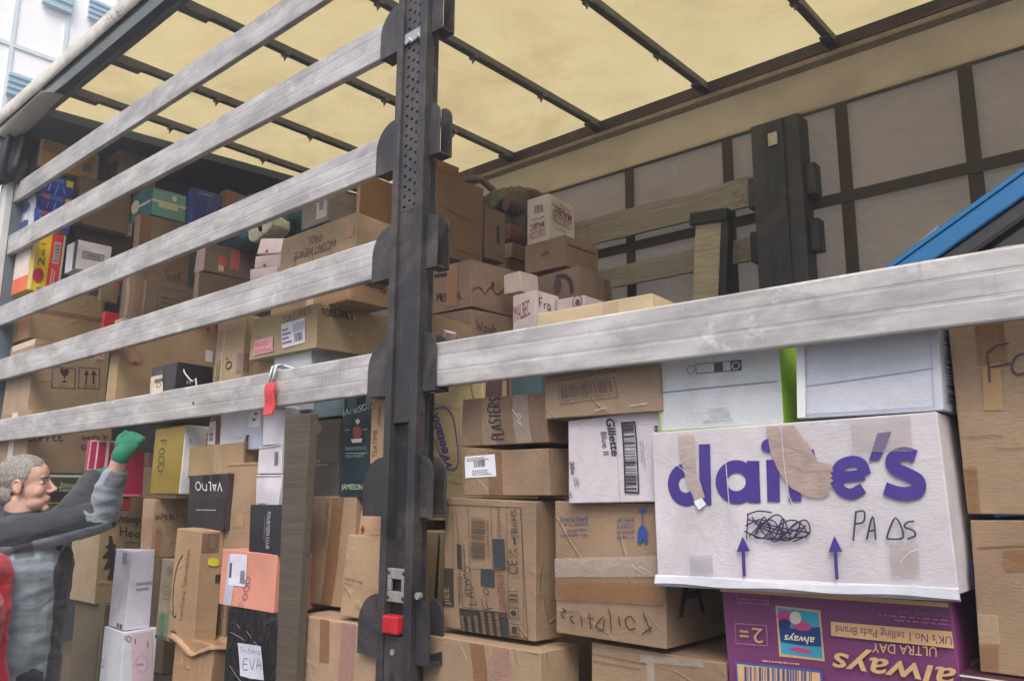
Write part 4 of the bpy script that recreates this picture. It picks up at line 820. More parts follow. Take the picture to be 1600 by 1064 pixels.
md_ = box("brown carton with MEDICAL written on its left face, right of the post", .58, 640, 734, 404, 478, xr=804, col=(160, 130, 108), marks=[
    ('F', 'hand', ((683, 470), (721, 466), (683, 460)), (52, 42, 44), 'MEDICAL', .005), ('F', 'rect', ((680, 434), (704, 430), (680, 429)), (44, 36, 34)), ('F', 'rect', ((696, 480), (712, 478), (700, 412)), flat((158, 120, 94), .3, 0, .1, 8, 'tape3'), None, .004, 'packing_tape'),
    ('S', 'path', (.0, .2, .8, .8), (70, 54, 50), [[(0, .2), (.2, .4), (.35, .2), (.5, .5), (.7, .3), (.9, .6)]], .004), ('S', 'rect', (.42, .5, .48, .62), (60, 46, 44))])
box("brown carton under the MEDICAL carton, a faint word on its right face", .56, 650, 736, 480, 545, xr=822, col=(156, 128, 106), marks=[('S', 'hand', (.1, .5, .45, .75), (70, 54, 52), 'Wash', .005)])
box("narrow brown box edge in the gap beside the post above the right slat", .16, 640, 671, 492, 545, dep=.2, col=T2)
box("white card corner tipped up behind the right slat next to the post", .22, 664, 688, 514, 535, dep=.06, mat=white(), roll=34)
u5 = box("tall dark brown carton wedged high up right of the post", .74, 640, 681, 267, 396, xr=754, col=(150, 114, 82), marks=[('S', 'px', (0,), (86, 58, 42), [[(690, 322), (720, 340), (745, 352)], [(684, 378), (700, 384), (722, 394), (740, 398)]], .003), ('F', 'seam', (.93, 0, .97, 1), (70, 48, 36))])
box("orange brown carton on top of the tall dark brown one, nearly at the roof", .80, 634, 660, 239, 268, xr=717, col=(158, 104, 60))
u7 = box("brown carton with a dark hand slot, behind the tall dark brown carton", .74+u5.dp+.02, 735, 757, 322, 402, xr=788, col=(144, 114, 92), marks=[('S', 'rect', (.55, .35, .68, .7), (40, 32, 32))])
box("small brown carton behind the tall stack, upper of two by the wrapped bundle", 1.45, 770, 800, 377, 402, xr=823, col=(136, 108, 90), group='small cartons far back')
box("small dark brown carton just beneath, above the white wine cartons", 1.45, 765, 797, 403, 436, xr=822, col=(104, 76, 66))
box("white wine carton standing upside down on top of the back stack", 1.27, 824, 858, 303, 376, xr=899, mat=white((226, 216, 200)), marks=[
    ('F', 'text', ((852, 356), (828, 364), (852, 368)), (134, 54, 78), 'COLECCION'), ('F', 'text', ((850, 345), (828, 352), (850, 355)), (134, 54, 78), ('MALBEC', .01, 0)), ('F', 'bar', ((848, 319), (834, 323), (848, 331)), (120, 110, 110), 14), ('F', 'lines', ((850, 337), (830, 343), (850, 341)), (150, 130, 130), 1),
    ('S', 'text', ((893, 348), (863, 333), (893, 361)), (134, 54, 78), ('COLECCION', 0, 0)), ('S', 'text', ((893, 335), (863, 318), (893, 348)), (134, 54, 78), ('MALBEC', .01, 0)), ('S', 'lines', ((892, 330), (864, 312), (892, 333)), (120, 90, 100), 1), ('S', 'text', ((884, 362), (866, 353), (884, 366)), (160, 130, 140), 'SELECT')])
u9 = box("brown carton directly under the upside down wine carton at the back", 1.13, 820, 881, 368, 415, xr=934, col=(168, 136, 110), marks=[('F', 'text', ((844, 401), (858, 396), (844, 395)), (84, 60, 54), 'KIPL'), ('S', 'seam', (.1, .7, .9, .74), (90, 64, 54))])
box("brown carton with a round dark print, two below the upside down wine carton", 1.10, 822, 905, 417, 478, xr=932, col=(160, 130, 110), marks=[('F', 'px', (0,), (62, 50, 54), [[(869, 434), (882, 433), (892, 442), (894, 460)]], .02), ('F', 'ell', ((866, 462), (878, 459), (866, 436)), (84, 70, 72))])
box("small brown carton at the right foot of the back stack", 1.40, 918, 934, 430, 474, xr=956, col=(158, 128, 106))
# ------------------------------------------------------------------ left of the post, upper rows, from the front corner rightwards
a1 = box("yellow and orange printed carton in the top left corner of the load", .10, 47, 59, 209, 258, xr=157, mat=printm((230, 184, 96), .5, .15), marks=[
    ('F', 'rect', (0, 0, 1, 1), (190, 160, 110)), ('S', 'rect', (.0, .0, .05, 1), (228, 206, 170)), ('S', 'rect', (.94, 0, 1, 1), (226, 210, 180)), ('S', 'rect', (.05, .5, .45, .94), (206, 158, 96)), ('S', 'rect', (.72, .2, .88, .5), (150, 140, 160)), ('S', 'px', (0,), (206, 110, 40), [[(98, 257), (112, 252), (120, 254)]], .02), ('S', 'rect', (.45, .45, .9, .9), (226, 170, 40))])
box("grey brown carton beside the yellow one under the roof, front corner", a1.dp+.15, 158, 183, 223, 290, xr=245, col=(166, 144, 126), marks=[('F', 'rect', (.3, .1, .9, .6), (96, 80, 74))])
box("small brown carton right of the grey brown one, above the second slat", 1.15, 226, 236, 256, 300, xr=268, col=(140, 100, 72))
box("dull grey brown carton against the dark front wall near the roof", 1.35, 262, 271, 250, 292, xr=322, col=(104, 90, 84))
PB, PW = plastic((30, 62, 180)), plastic((214, 218, 232))
for i, (yt, yb, lb) in enumerate([(270, 298, "top shrink wrapped pack of blue cans at the front corner"), (298, 325, "middle shrink wrapped pack of blue cans at the front corner"), (325, 352, "bottom shrink wrapped pack of blue cans at the front corner")]):
    k = box(lb, .06, 30-i*5, 57-i*3, yt, yb, xr=116-i*2, mat=PW, side=PB, name='drinks_pack', cat='drinks pack', group='shrink wrapped packs of blue cans', bulge=.012, part='pack', marks=[
        ('S', 'rect', (.05, .72, .72, .95), (80, 120, 200)), ('S', 'rect', (.18, .74, .36, .92), (214, 80, 90)), ('S', 'rect', (.78, .6, .98, .95), (226, 212, 50)),
        ('F', 'ell', (.2, .1, .8, .6), (60, 70, 130)), ('S', 'path', (0, 0, 1, .7), (150, 170, 230), [[(.15, .9), (.2, .4)], [(.35, .8), (.3, .2)], [(.55, .9), (.5, .1), (.52, 0)], [(.7, .7), (.75, .2)]], .006)])
db = k.dp+.1
box("flat whitish carton lying under the yellow carton and over a brown one", db+.02, 86, 90, 259, 274, xr=186, mat=white((176, 164, 150)))
box("brown carton right of the blue can packs", db, 112, 119, 275, 347, xr=206, col=(164, 138, 110), marks=[('S', 'px', (0,), (96, 74, 58), [[(126, 279), (150, 287), (185, 300)]], .004), ('S', 'rect', (.04, .02, .12, .2), (150, 40, 50))])
box("white topped carton with a printed strip and arrows beneath the brown carton", .36, 116, 121, 331, 350, xr=209, mat=white((214, 208, 208)), marks=[
    ('S', 'frame', (.08, .2, .44, .8), (80, 76, 80), None, .003), ('S', 'bar', (.1, .28, .42, .72), (120, 112, 112), 20), ('S', 'hand', (.5, .3, .95, .7), (70, 66, 70), 'lIIIIIII', .004)])
box("black carton below the white topped one near the front corner", .36, 100, 113, 351, 415, xr=207, mat=printm((52, 48, 54)))
box("white carton with a black edge stripe and a barcode, near the washing powder", .14, 102, 119, 374, 420, xr=173, mat=white((214, 212, 222)), marks=[('F', 'rect', (.7, 0, 1, 1), (50, 46, 56)), ('S', 'frame', (.16, .42, .8, .66), (60, 60, 66), None, .004), ('S', 'bar', (.2, .46, .76, .62), (90, 88, 92), 24)])
box("yellow and red washing powder box with a large 2 on it", .05, 19, 41, 358, 452, xr=99, mat=flat((226, 196, 20), .3, 0, .08, 8, 'gloss_card'), name='washing_powder_box', cat='box', marks=[
    ('F', 'rect', (0, 0, 1, 1), (224, 208, 200)), ('F', 'rect', (0, 0, 1, .25), (224, 110, 70)), ('S', 'rect', (.56, 0, 1, 1), (222, 52, 40)), ('S', 'rect', (.93, 0, 1, 1), (220, 206, 206)), ('S', 'rect', (.66, .5, .86, .86), (200, 196, 204)), ('S', 'bar', (.68, .52, .84, .84, 1), (70, 66, 80), 20),
    ('S', 'ell', (.12, .14, .46, .38), (168, 30, 60)), ('S', 'text', (.22, .42, .42, .56, 1), (30, 28, 40), '2'), ('S', 'text', (.26, .6, .40, .8, 1), (40, 36, 50), 'in 1'), ('S', 'lines', (.64, .15, .8, .48, 1), (236, 200, 196), 2), ('S', 'rect', (0, 0, .12, 1), (236, 220, 150))])
box("tan carton directly under the washing powder box", .10, 19, 47, 447, 527, xr=162, col=(184, 152, 106), marks=[('F', 'rect', (.35, 0, .95, .5), (186, 140, 104)), ('S', 'rect', (0, .48, 1, .58), TAPE, None, .004, 'packing_tape')])
box("tan carton with fragile glass and this way up symbols", .06, 3, 42, 529, 655, xr=166, col=(196, 166, 128), marks=[
    ('F', 'rect', (.1, .92, 1, 1), (214, 190, 176)), ('S', 'frame', ((80, 606), (116, 608), (82, 573)), (70, 58, 50), None, .004), ('S', 'frame', ((121, 607), (154, 608), (122, 574)), (70, 58, 50), None, .004),
    ('S', 'glassy', ((92, 597), (108, 598), (92, 576)), (40, 44, 50)), ('S', 'arrow', ((129, 600), (137, 600), (130, 578)), (56, 44, 40)), ('S', 'arrow', ((140, 600), (149, 600), (141, 578)), (56, 44, 40)), ('S', 'lines', ((92, 603), (108, 604), (92, 601)), (90, 76, 66), 1), ('S', 'lines', ((128, 604), (150, 605), (128, 602)), (90, 76, 66), 1),
    ('S', 'rect', ((147, 561), (161, 562), (148, 548)), (220, 196, 190)), ('S', 'text', ((148, 560), (160, 561), (149, 551)), (200, 40, 60), 'DR')])
box("tan carton with COFFEE and HOT CHOC in marker, above the man's head", .05, -6, 38, 640, 738, xr=173, col=(182, 150, 114), marks=[
    ('F', 'rect', (.35, 0, .55, 1), (206, 194, 184)), ('S', 'hand', ((44, 690), (98, 688), (44, 679)), (40, 34, 34), 'COFFEE', .007), ('S', 'hand', ((129, 688), (168, 690), (129, 680)), (40, 34, 34), 'HOT', .006), ('S', 'hand', ((127, 702), (160, 704), (127, 695)), (40, 34, 34), 'CHOC', .006)])
box("dark green chocolate box with gold lines beside the man's face", .02, 20, 30, 741, 802, xr=152, mat=printm((56, 78, 62)), marks=[
    ('S', 'rect', (0, .93, 1, 1), (196, 204, 204)), ('S', 'rect', (0, .28, 1, .66), (34, 26, 34)), ('S', 'rect', (0, .66, 1, .69), (150, 140, 60)), ('S', 'rect', (0, .25, 1, .28), (150, 140, 60)), ('S', 'text', ((95, 760), (116, 761), (95, 754)), (200, 196, 190), 'Bonne'), ('S', 'text', ((92, 768), (118, 769), (92, 761)), (200, 196, 190), 'Santé')])
hs = box("small crimson box with white stripes that the man pushes in", .0, 132, 135, 686, 735, xr=180, mat=flat((170, 46, 84), .4, 0, .12, 10, 'crimson_card'), name='striped_box', cat='box', marks=[
    ('S', 'frame', (0, 0, 1, 1), (226, 200, 210), None, .008), ('S', 'rect', (.27, 0, .33, 1), (226, 200, 210)), ('S', 'rect', (.62, 0, .74, 1), (226, 200, 210))])
box("large crimson box leaning behind the man's raised forearm", .05, 174, 183, 704, 776, xr=224, mat=flat((150, 30, 66), .45, 0, .15, 10, 'crimson_card2'), marks=[('S', 'rect', (0, .02, .9, .06), (206, 120, 150))])
box("dark red carton corner under the large crimson box", .06, 176, 183, 777, 797, xr=202, mat=printm((140, 52, 50)))
box("tan carton faintly sketched in red, under the second lowest slat", .06, 166, 179, 497, 625, xr=335, col=(190, 158, 114), marks=[
    ('S', 'px', (0,), (170, 84, 70), [[(205, 541), (200, 548), (196, 556), (202, 568), (210, 571), (222, 568), (219, 555), (210, 545), (204, 541)], [(196, 566), (212, 568), (224, 566)]], .004), ('S', 'ell', ((207, 570), (214, 571), (207, 564)), (160, 50, 60)), ('S', 'rect', ((320, 565), (331, 567), (320, 547)), (220, 214, 226))])
box("bright red box edge showing in the gap above the second lowest slat", .22, 156, 160, 487, 530, xr=206, mat=printm((196, 34, 56)))
box("black box in the gap behind the tan carton, over the red box", .24, 158, 162, 458, 486, xr=188, mat=printm((34, 34, 42)))
box("small tan carton with an orange corner tilted in the gap", .18, 150, 155, 440, 470, xr=183, col=(164, 136, 100), roll=12, marks=[('S', 'rect', (.0, .7, .3, 1), (214, 90, 60)), ('S', 'rect', (.7, .8, 1, 1), (206, 50, 60))])
box("patterned red and pink box behind the second lowest slat", .5, 276, 284, 499, 530, xr=337, mat=printm((178, 110, 104)), marks=[('S', 'ell', (.1+.2*i, .2+.25*(i % 2), .22+.2*i, .6+.25*(i % 2)), (150, 46, 46)) for i in range(4)])
box("narrow upright brown carton left of the stack below the middle slat", .2, 184, 207, 424, 505, xr=223, col=(140, 110, 84))
box("brown carton above the printed one, behind the middle slat", .42, 203, 211, 334, 436, xr=298, col=(166, 130, 98), marks=[('S', 'rect', (0, 0, .22, 1), (128, 90, 64)), ('S', 'hand', (.55, .1, .85, .25), (80, 56, 46), 'Cot', .005)])
box("brown carton with faint square printing between middle and fourth slats", .36, 205, 222, 437, 510, xr=312, col=(154, 128, 102), marks=[('S', 'frame', (.22, .1, .8, .9), (96, 76, 62), None, .004), ('S', 'lines', (.28, .3, .72, .75), (100, 80, 64), 4)])
TL = plastic((50, 120, 132), .35)
box("teal plastic pack of nappies with white tape across it", .5, 205, 234, 291, 335, xr=292, mat=TL, name='nappy_pack', cat='nappy pack', bulge=.02, part='pack', marks=[
    ('S', 'rect', (.02, .02, .98, .95), (110, 166, 160)), ('S', 'rect', (.0, .5, 1, .58), (206, 210, 200)), ('S', 'rect', (.2, .34, .75, .56), (206, 204, 180)), ('S', 'ell', (.55, .66, .7, .86), (214, 220, 216)), ('F', 'rect', (0, .48, 1, .58), (206, 210, 200)), ('F', 'ell', (-.0, .3, .35, .8), (206, 196, 170))])
box("navy blue plastic pack right of the teal nappies", .62, 290, 299, 293, 346, xr=348, mat=plastic((44, 60, 140), .3), name='nappy_pack', cat='nappy pack', bulge=.02, part='pack', marks=[('S', 'rect', (.1, .1, .45, .8), (36, 48, 120)), ('S', 'lines', (.2, .85, .8, .95), (120, 140, 180), 1)])
box("pale brown carton behind the middle slat, right of the navy pack", 1.1, 342, 350, 296, 340, xr=392, col=(164, 136, 118), marks=[('S', 'rect', (0, 0, .35, 1), (150, 104, 84))])
box("grey brown carton against the front wall, below the roof bows", 1.5, 378, 388, 284, 350, xr=474, col=(120, 100, 94))
box("tall pale grey carton with a small label, behind the slat near the post", .62, 470, 512, 292, 345, xr=562, col=(150, 138, 130), marks=[('F', 'rect', (.55, .15, .95, .9), (186, 178, 168)), ('F', 'rect', (.65, .4, .82, .9), (120, 112, 112)), ('S', 'seam', (0, .6, 1, .63), (150, 100, 96))])
box("large orange brown carton left of the post under the second slat pocket", .40, 553, 560, 270, 360, xr=628, col=(158, 108, 64))
def bag(name, label, cat, c, r, mt, sd, seg=30, lump=.16, parts=()):
    rt = empty(name, (c[0], c[1], c[2]-r[2]), label, cat)
    v = []; f = []
    for j in range(seg+1):
        th = PI*j/seg
        for i in range(seg*2):
            ph = 2*PI*i/(seg*2); d = Vector((math.sin(th)*math.cos(ph), math.sin(th)*math.sin(ph), math.cos(th)))
            e = Vector([math.copysign(abs(q)**.7, q) for q in d]); k = 1+lump*noise.noise(d*2.2+Vector((sd,)*3))+lump*.6*noise.noise(d*6+Vector((sd,)*3))
            v.append((e.x*r[0]*k, e.y*r[1]*k, r[2]+e.z*r[2]*k))
    n_ = seg*2
    for j in range(seg):
        for i in range(n_): f.append((j*n_+i, j*n_+(i+1) % n_, (j+1)*n_+(i+1) % n_, (j+1)*n_+i))
    me = bpy.data.meshes.new('bag_body'); me.from_pydata(v, [], f)
    bm = bmesh.new(); bm.from_mesh(me); bmesh.ops.remove_doubles(bm, verts=bm.verts, dist=1e-4); bmesh.ops.recalc_face_normals(bm, faces=bm.faces); bm.to_mesh(me); bm.free()
    for q in me.polygons: q.use_smooth = True
    link('bag_body', me, mt, rt); return rt
p = at(425, 352, .72)
tb = bag('plastic_bag', "crumpled teal plastic bag with a cream print, behind the incontinence pads carton", 'plastic bag', p, (.32, .2, .16), plastic((46, 100, 114), .4), 3, lump=.10)
m = MB(); 
for (px_, py_, rr) in ((402, 361, .075), (416, 350, .07)):
    q = at(px_, py_, .54); k0 = len(m.v); pts = [(q.x+rr*(1+.25*noise.noise(Vector((t, rr*50, 0))))*math.cos(t*PI/8), q.y-.01, q.z+rr*.8*math.sin(t*PI/8)) for t in range(16)]
    m.prism([(a, c) for a, _, c in pts], lambda a, c: (a, q.y-.012, c), lambda a, c: (a, q.y+.10, c))
m.build('printed_patch', plastic((206, 206, 176), .35), tb, .01, off=tb.location)
p = at(345, 372, .75); bag('plastic_bag', "dark blue plastic bag corner just left of the teal bag", 'plastic bag', p, (.18, .15, .10), plastic((44, 50, 120), .3), 9)
FL = box("open brown carton with folded flaps and a red sticker, below the middle slat", .40, 304, 318, 379, 422, xr=402, col=(150, 128, 108), marks=[('F', 'rect', (0, 0, 1, 1), (160, 140, 134)), ('S', 'rect', (.48, .25, .66, .95), (200, 100, 90)), ('S', 'rect', (.24, .3, .42, .62), (206, 96, 76)), ('S', 'rect', (.26, .1, .36, .3), (206, 190, 150))])
box("brown carton under the open flapped one, above the fourth slat", .38, 299, 309, 423, 480, xr=394, col=(136, 108, 88))
PCT = white((206, 186, 184))
for i, (xl, xe, yt, yb, lb) in enumerate([(403, 440, 371, 396, "top one of three pale pink cartons leaning together"), (397, 437, 397, 418, "middle one of three pale pink cartons leaning together"), (388, 432, 419, 444, "lowest one of three pale pink cartons leaning together")]):
    box(lb, .24-.02*i, xl, xe, yt, yb, dep=.16, mat=PCT, roll=9, group='pale pink cartons leaning together', marks=[('F', 'poly', (.35, .1, .5, .35), (110, 60, 66), [(0, 0), (1, 0), (.5, 1)]), ('F', 'seam', (0, 0, 1, .05), (150, 120, 120))])
toi = box("tan carton marked TOILETRIES with white address label and pink fragile sticker", .10, 393, 496, 475, 543, xr=606, col=(202, 178, 130), marks=[
    ('S', 'hand', ((506, 495), (553, 500), (504, 484)), (60, 52, 52), 'TOILETRIES', .005), ('F', 'hand', ((445, 507), (489, 491), (444, 497)), (110, 96, 86), 'TOILETRIES', .004),
    ('F', 'label', ((445, 545), (481, 535), (444, 509)), (216, 214, 224)), ('F', 'bar', ((464, 535), (478, 531), (463, 523)), (60, 60, 70), 12), ('F', 'lines', ((446, 540), (460, 536), (446, 514)), (110, 110, 126), 4), ('F', 'rect', ((462, 521), (479, 516), (462, 508)), (170, 176, 196)),
    ('F', 'label', ((400, 556), (431, 549), (401, 534)), (222, 170, 172)), ('F', 'text', ((402, 545), (424, 540), (402, 537)), (196, 60, 80), 'FRAGILE'), ('F', 'lines', ((402, 554), (428, 547), (402, 547)), (200, 80, 96), 2),
    ('S', 'rect', ((556, 552), (572, 555), (553, 489)), CLEAR, None, .004, 'packing_tape'), ('S', 'px', (0,), (236, 230, 216), [[(553, 494), (556, 502)], [(551, 521), (552, 525)]], .004)])
org = box("orange tan carton with upside down marker on its right face, left of the post", .14, 425, 545, 425, 480, xr=612, on=toi, col=(192, 150, 106), marks=[
    ('F', 'rect', ((480, 489), (491, 487), (481, 440)), (206, 180, 166)), ('F', 'text', ((482, 481), (489, 479), (482, 477)), (190, 70, 70), 'YAM'), ('F', 'rect', ((532, 478), (545, 476), (530, 466)), (176, 120, 84)), ('S', 'hand', ((600, 448), (556, 436), (600, 459)), (60, 50, 46), 'Shampoo', .005)])
box("tan carton with incontinence pads written upside down, left of the post", .13, 437, 555, 333, 424, xr=612, on=org, col=(200, 166, 126), marks=[
    ('F', 'hand', ((527, 374), (460, 398), (526, 385)), (60, 52, 50), 'INCONTINENCE', .003), ('F', 'hand', ((503, 366), (483, 372), (503, 378)), (60, 52, 50), 'PADS', .003), ('F', 'rect', ((545, 352), (556, 350), (542, 372)), (186, 138, 110)), ('F', 'frame', ((462, 420), (486, 412), (460, 405)), (90, 78, 70), None, .003), ('F', 'frame', ((490, 411), (520, 402), (489, 398)), (90, 78, 70), None, .003)])
box("tan carton part hidden below the TOILETRIES one, left end", .15, 378, 420, 556, 640, dep=.2, col=(196, 162, 122), marks=[('F', 'rect', (.0, .75, .15, .85), (60, 50, 50))])
box("plain white carton under the TOILETRIES carton, behind the red clip", .12, 421, 481, 542, 640, xr=570, mat=white((196, 200, 210)))
box("narrow tan carton standing on end with printed notes and a small drawing", .10, 330, 374, 492, 645, xr=404, col=(190, 160, 122), marks=[
    ('F', 'lines', (.12, .2, .3, .7, 1), (96, 76, 62), 2), ('F', 'text', (.5, .45, .7, .58, 1), (80, 60, 52), "0'"), ('F', 'path', (.35, .1, .8, .9), (150, 124, 96), [[(.1, 1), (.12, 0)], [(.5, .8), (.7, .6)]], .003), ('F', 'rect', (.85, .4, 1, .6), (130, 110, 104)), ('S', 'rect', (0, .42, .4, .6), (130, 110, 104)), ('F', 'px', (0,), (214, 196, 160), [[(354, 512), (352, 560), (350, 600)]], .003)])
bk = box("black carton with white string and a torn tan label, above the gold box", .04, 230, 268, 565, 660, xr=332, mat=flat((40, 38, 44), .45, 0, .3, 10, 'black_card'), marks=[
    ('F', 'rect', ((236, 640), (256, 636), (235, 588)), (206, 190, 176)), ('F', 'text', ((246, 606), (253, 604), (246, 598)), (90, 70, 60), 'D'), ('S', 'text', ((291, 600), (297, 600), (291, 594)), (220, 216, 216), 'H'), ('F', 'lines', (.2, .7, .6, .95), (90, 86, 90), 2)])
q0, q1, q2, q3 = [at(a, b_, .10) for a, b_ in ((293, 575), (297, 584), (308, 594), (318, 598))]
MB().tube([q0+Vector((0, -.02, 0)), q1+Vector((.01, -.03, 0)), q2+Vector((.01, -.04, 0)), q3+Vector((0, -.05, .0)), q3+Vector((.03, -.05, .01)), q3+Vector((.04, -.05, -.03))], .003, 6).build('string', flat((206, 204, 200), .8, 0, .1, 40, 'cotton_string'), bk.root, off=bk.root.location)
# ------------------------------------------------------------------ left of the post, lower rows
gd = box("gold box with FOOD down its front and a white side, beside the green glove", .04, 231, 279, 664, 773, xr=328, mat=flat((158, 134, 40), .42, .35, .15, 10, 'gold_card'), side=white((206, 214, 224)), bevel=.012, name='gift_box', cat='box', marks=[
    ('F', 'hand', (.2, .35, .42, .8, 3), (52, 44, 30), 'FOOD', .004), ('S', 'text', (.2, .74, .32, .80), (120, 124, 130), 'Ex'), ('S', 'ell', (.8, .6, 1, .98), (206, 190, 130)), ('S', 'lines', (.82, .64, .98, .92), (90, 80, 60), 4)])
box("narrow brown carton with a white strip label, right of the gold box", .09, 326, 341, 636, 695, dep=.15, col=(150, 122, 104), marks=[('F', 'label', (0, 0, .8, .62), (206, 200, 200)), ('F', 'bar', (.15, .1, .6, .5, 1), (60, 60, 66), 14), ('F', 'rect', (.85, 0, 1, 1), (120, 70, 74))])
box("white carton with a faint arc, directly under the red clip's slat", .08, 342, 408, 636, 701, dep=.2, mat=white((206, 208, 220)), marks=[('F', 'path', (.2, .3, .75, .8), (176, 178, 190), [[(0, .7), (.2, .2), (.5, 0), (.8, .2), (1, .7)]], .003), ('F', 'rect', (.62, 0, 1, .55), (180, 188, 206)), ('F', 'rect', (.7, .55, .95, .95), (222, 222, 230)), ('F', 'rect', (.78, .7, .84, .76), (60, 60, 66)), ('F', 'rect', (.82, .85, .88, .9), (60, 60, 66))])
ws = [("white carton at the top of the white stack left of the weathered board", 410, 440, 634, 694), ("second white carton down the stack, with a small barcode, left of the weathered board", 404, 439, 695, 740), ("third white carton down the stack, directly above the black lettered carton", 398, 437, 741, 790)]
for i, (lb, xl, xe, yt, yb) in enumerate(ws):
    box(lb, .06, xl, xe, yt, yb, dep=.25, mat=white((208, 206, 216)), group='white cartons stacked beside the board', marks=[('F', 'seam', (0, .93, 1, .97), (150, 140, 150))]+([('F', 'rect', (.7, .3, .86, .75), (110, 112, 120))] if i == 1 else [('F', 'lines', (.1, .02, .5, .1), (80, 76, 90), 1)] if i == 2 else []))
box("small dark box in the gap under the white carton with the arc", .16, 380, 403, 703, 730, dep=.12, mat=printm((70, 76, 90)))
fl = box("pale brown carton with its top flap standing open, above the black wine carton", .07, 291, 377, 692, 742, dep=.18, col=(196, 160, 110), marks=[('F', 'rect', ((334, 740), (346, 740), (335, 694)), CLEAR, None, .004, 'packing_tape')])
fb = MB(); W, D, H = fl.w/2, fl.dp/2, fl.h
fb.add([(W, -D, H-.002), (W+.022, -D-.004, H+.03), (W+.024, D*.3, H+.02), (W, D*.3, H-.002), (W+.003, -D, H-.002), (W+.027, -D-.004, H+.03), (W+.028, D*.3, H+.02), (W+.003, D*.3, H-.002), (W+.02, -D, .0), (W+.023, -D, .0)], [(0, 1, 2, 3), (7, 6, 5, 4), (0, 4, 5, 1), (3, 2, 6, 7), (1, 5, 6, 2), (0, 1, 8), (4, 9, 5), (1, 5, 9, 8)])
fb.build('carton_flap', card((140, 112, 80)), fl.root)
box("black and plum wine carton standing upside down with white capitals", .04, 291, 351, 741, 828, dep=.25, mat=flat((58, 50, 54), .35, 0, .25, 8, 'wine_card'), marks=[
    ('F', 'text', ((348, 754), (307, 752), (348, 769)), (220, 216, 216), ('VALDO', 0, 0)), ('F', 'rect', (.38, .82, .52, 1), (34, 28, 34)), ('F', 'rect', (.62, .82, .80, 1), (34, 28, 34)), ('F', 'lines', (.25, .33, .8, .37), (190, 184, 184), 1), ('F', 'rect', (0, .0, 1, .54), (44, 40, 44)), ('F', 'lines', (.25, .33, .8, .37), (170, 164, 164), 1)])
box("tall plain tan carton with a square mark, between wine carton and white stack", .06, 346, 398, 720, 866, dep=.25, col=(196, 160, 118), marks=[('F', 'rect', (.38, .28, .64, .43), (160, 130, 98)), ('F', 'seam', (0, .97, 1, .985), (150, 120, 90))])
box("black carton with a thin column of white letters, left of the weathered board", -.015, 386, 436, 790, 868, dep=.07, mat=flat((38, 42, 48), .45, 0, .2, 8, 'black_card3'), marks=[('F', 'text', (.58, .12, .68, .85, 3), (190, 190, 196), 'FOURTEEN CLUB'), ('F', 'px', (0,), (180, 180, 176), [[(388, 800), (387, 830), (386, 856)]], .0016), ('F', 'seam', (.52, .3, .53, .75), (150, 150, 156))])
box("salmon pink carton with FOOD in marker and a white delivery label", -.02, 342, 427, 867, 958, dep=.24, mat=flat((204, 142, 122), .55, 0, .1, 10, 'salmon_card'), marks=[
    ('F', 'rect', ((350, 955), (362, 957), (358, 868)), (176, 176, 190)), ('F', 'label', ((357, 914), (382, 917), (362, 866)), (214, 214, 230)), ('F', 'bar', ((374, 912), (381, 913), (376, 892)), (90, 90, 104), 12), ('F', 'rect', ((359, 903), (362, 903), (361, 880)), (60, 60, 80)), ('F', 'hand', ((384, 950), (391, 903), (376, 950)), (84, 62, 84), 'FOOD', .0026)])
bw = box("black plastic wrapped parcel with a white note reading EVA", -.02, 345, 426, 962, 1135, dep=.26, mat=plastic((26, 30, 34), .2), name='wrapped_parcel', cat='parcel', bulge=.008, part='wrapped_body', marks=[
    ('F', 'pxpoly', (0,), (204, 206, 222), [(371, 1003.5), (408, 1010), (410, 1040), (412, 1063), (390, 1060), (374, 1055)]), ('F', 'hand', ((375, 1018), (407, 1023), (375, 1010)), (46, 46, 60), 'Svitanna', .0016), ('F', 'hand', ((379, 1045), (408, 1047), (379, 1029)), (40, 40, 52), 'EVA', .0026),
    ('F', 'px', (0,), (170, 172, 178), [[(372, 974), (376, 981)], [(361, 986), (374, 994), (382, 1000)], [(386, 985), (394, 998)], [(397, 1002), (404, 1009)], [(359, 1038), (370, 1056), (378, 1066)]], .0016)])
box("tan carton with torn top flap and NAPKIN scrawled on it", .05, 218, 238, 780, 871, xr=294, col=(184, 148, 112), marks=[('S', 'hand', ((241, 811), (271, 812), (241, 803)), (84, 64, 60), 'NAPKIN', .004), ('S', 'seam', (.55, 0, .58, 1), (140, 108, 82)), ('F', 'rect', (0, 0, 1, 1), (174, 142, 114)), ('S', 'rect', (.05, .0, .2, .5), (150, 108, 76))])
sh = box("tan carton with marker letters and a black printed tree, behind the man's arm", .06, 104, 147, 777, 944, xr=228, col=(180, 148, 104), marks=[
    ('F', 'rect', (0, 0, 1, 1), (150, 132, 106)), ('S', 'hand', ((178, 816), (216, 818), (178, 802)), (46, 38, 34), 'Shamp', .006), ('S', 'hand', ((188, 838), (216, 840), (188, 824)), (46, 38, 34), 'Hoo', .006),
    ('S', 'pxpoly', (0,), (44, 40, 38), [(170, 838), (175, 838), (177, 850), (182, 852), (178, 858), (184, 868), (177, 870), (186, 888), (178, 888), (182, 908), (166, 905), (172, 888), (160, 890), (170, 872), (159, 872), (170, 858), (164, 856), (170, 850)]), ('S', 'frame', ((195, 856), (216, 858), (195, 846)), (60, 50, 44), None, .004)])
box("dark olive carton below the one with the printed tree", .08, 98, 143, 945, 1160, xr=182, col=(112, 98, 70), marks=[('F', 'rect', (.2, .0, .9, .8), (96, 84, 66))])
